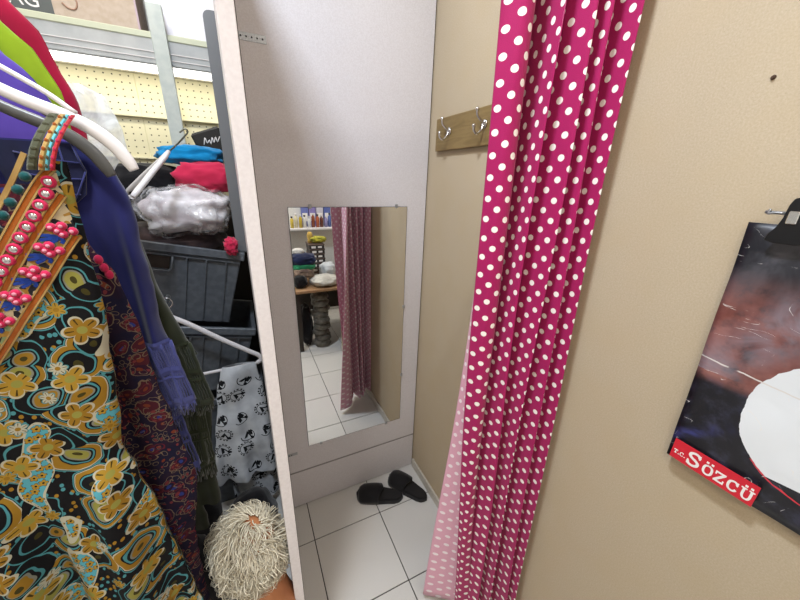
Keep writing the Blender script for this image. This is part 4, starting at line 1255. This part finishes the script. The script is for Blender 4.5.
# bagged bundle below the table
for i in range(9):
    lump_obj('bagged_bundle', 'bagged grey clothes below the reflected table, %s of the pile' % ORD[i], 'bag', (.60 + .012 * sin(i * 2.3), -.44 + .01 * cos(i * 1.7), .035 + i * .062), (.078 + .008 * sin(i * 3.1), .078, .042), 70 + i, plain_fabric('bundle_grey', lin('#7a766c'), lin('#4a4640')) if i == 0 else bpy.data.materials['bundle_grey'], 'bagged bundles below the table', amp=.12)
lump_obj('dark_sack', 'black sack on the floor below the reflected table', 'bag', (.46, -.50, .22), (.06, .09, .21), 81, BLACKCLOTH, amp=.15)
# shelf with bottles
sh = thing('wall_shelf', 'white wall shelf lined with bottles seen in the mirror', 'shelf', (.85, -1.25, 1.08))
B().box(-.6, .62, -.10, .10, -.022, 0, .002).build('board', WHITEP, sh)
for x in (-.5, .5): B().prism([(x, -.098, -.022), (x, .06, -.022), (x, -.098, -.14)], (.012, 0, 0)).build('bracket', WHITEP, sh)
cols = [('yellow', '#c9b04a'), ('cream', '#d9cfae'), ('yellow', '#b9a03c'), ('white', '#dad8d4'), ('white', '#cfd0d4'), ('brown', '#8a4a34'), ('rust', '#a5583c'), ('brown', '#6b3a2c'), ('lilac', '#8c86b0'), ('blue', '#5b6ca4'), ('white', '#d4d2ce'), ('amber', '#a87a3a')]
for i, (cn, hx) in enumerate(cols):
    t = thing('bottle', '%s bottle on the reflected wall shelf, %s from the left of the row' % (cn, ['first', 'second', 'third', 'fourth', 'fifth', 'sixth', 'seventh', 'eighth', 'ninth', 'tenth', 'eleventh', 'twelfth'][i]), 'bottle', (.50 + i * .047, -1.215 - .02 * (i % 2), 1.080), group='bottles on the wall shelf')
    r, hh = .019, .125 + .03 * ((i * 7) % 4) / 3
    B().lathe([(0, 0), (r, 0), (r, hh * .72), (r * .45, hh * .82), (r * .42, hh * .88), (0, hh * .88)], 14).build('body', Mat('bottle_' + cn, lin(hx), .25), t)
    B().lathe([(0, hh * .87), (r * .55, hh * .87), (r * .55, hh), (0, hh)], 12).build('cap', WHITEP if i % 3 else BLACKP, t)
for i, hx in enumerate(('#6f78b4', '#8a7fb8', '#c8c4d0', '#5a68a8')):
    t = thing('carton', ('blue', 'violet', 'pale grey', 'deep blue')[i] + ' carton behind the bottles on the reflected shelf', 'box', (.66 + i * .085, -1.32, 1.080), group='cartons on the wall shelf')
    B().box(-.038, .038, -.022, .022, 0, .25, .002).build('carton', Mat('carton_' + hx[1:], lin(hx), .4), t)
    B().box(-.028, .028, .0222, .023, .06, .15).build('label', WHT, t)

# ceiling lamps (fixtures)
LED = Mat('lamp_diffuser', (1, 1, 1), .5)
LED.b.inputs['Emission Color'].default_value = (1, .96, .9, 1); LED.b.inputs['Emission Strength'].default_value = 3.0
for i, ((x, y), sx, sy, pw, col) in enumerate(LAMPS):
    t = thing('ceiling_lamp', ('square ceiling lamp panel over the shop floor behind the camera', 'small square ceiling lamp panel over the clothes rail', 'oblong ceiling lamp panel over the table', 'square ceiling lamp panel above the crates')[i], 'lamp', (x, y, CEIL), group='ceiling lamps')
    B().box(-sx / 2 - .02, sx / 2 + .02, -sy / 2 - .02, sy / 2 + .02, -.03, 0, .004).build('housing', WHITEP, t)
    B().box(-sx / 2, sx / 2, -sy / 2, sy / 2, -.036, -.03).build('diffuser', LED, t)
# dark clutter on the floor behind the hanging clothes
for i, (lb, c, r) in enumerate([('black bin bag on the floor between the mannequin and the printed cloth', (-.115, 1.15, .16), (.10, .115, .16)),
                                ('black bin bag on the floor beside the cubicle side below the mannequin', (-.105, .90, .12), (.09, .085, .12)),
                                ('tall black bin bag on the floor at the foot of the olive cardigan', (-.30, .93, .23), (.085, .09, .23)),
                                ('black bin bag on the floor in front of the lowest crate', (-.345, 1.28, .17), (.10, .085, .17))]):
    lump_obj('bin_bag', lb, 'bag', c, r, 90 + i, BLACKCLOTH, 'black bags on the floor', amp=.08)
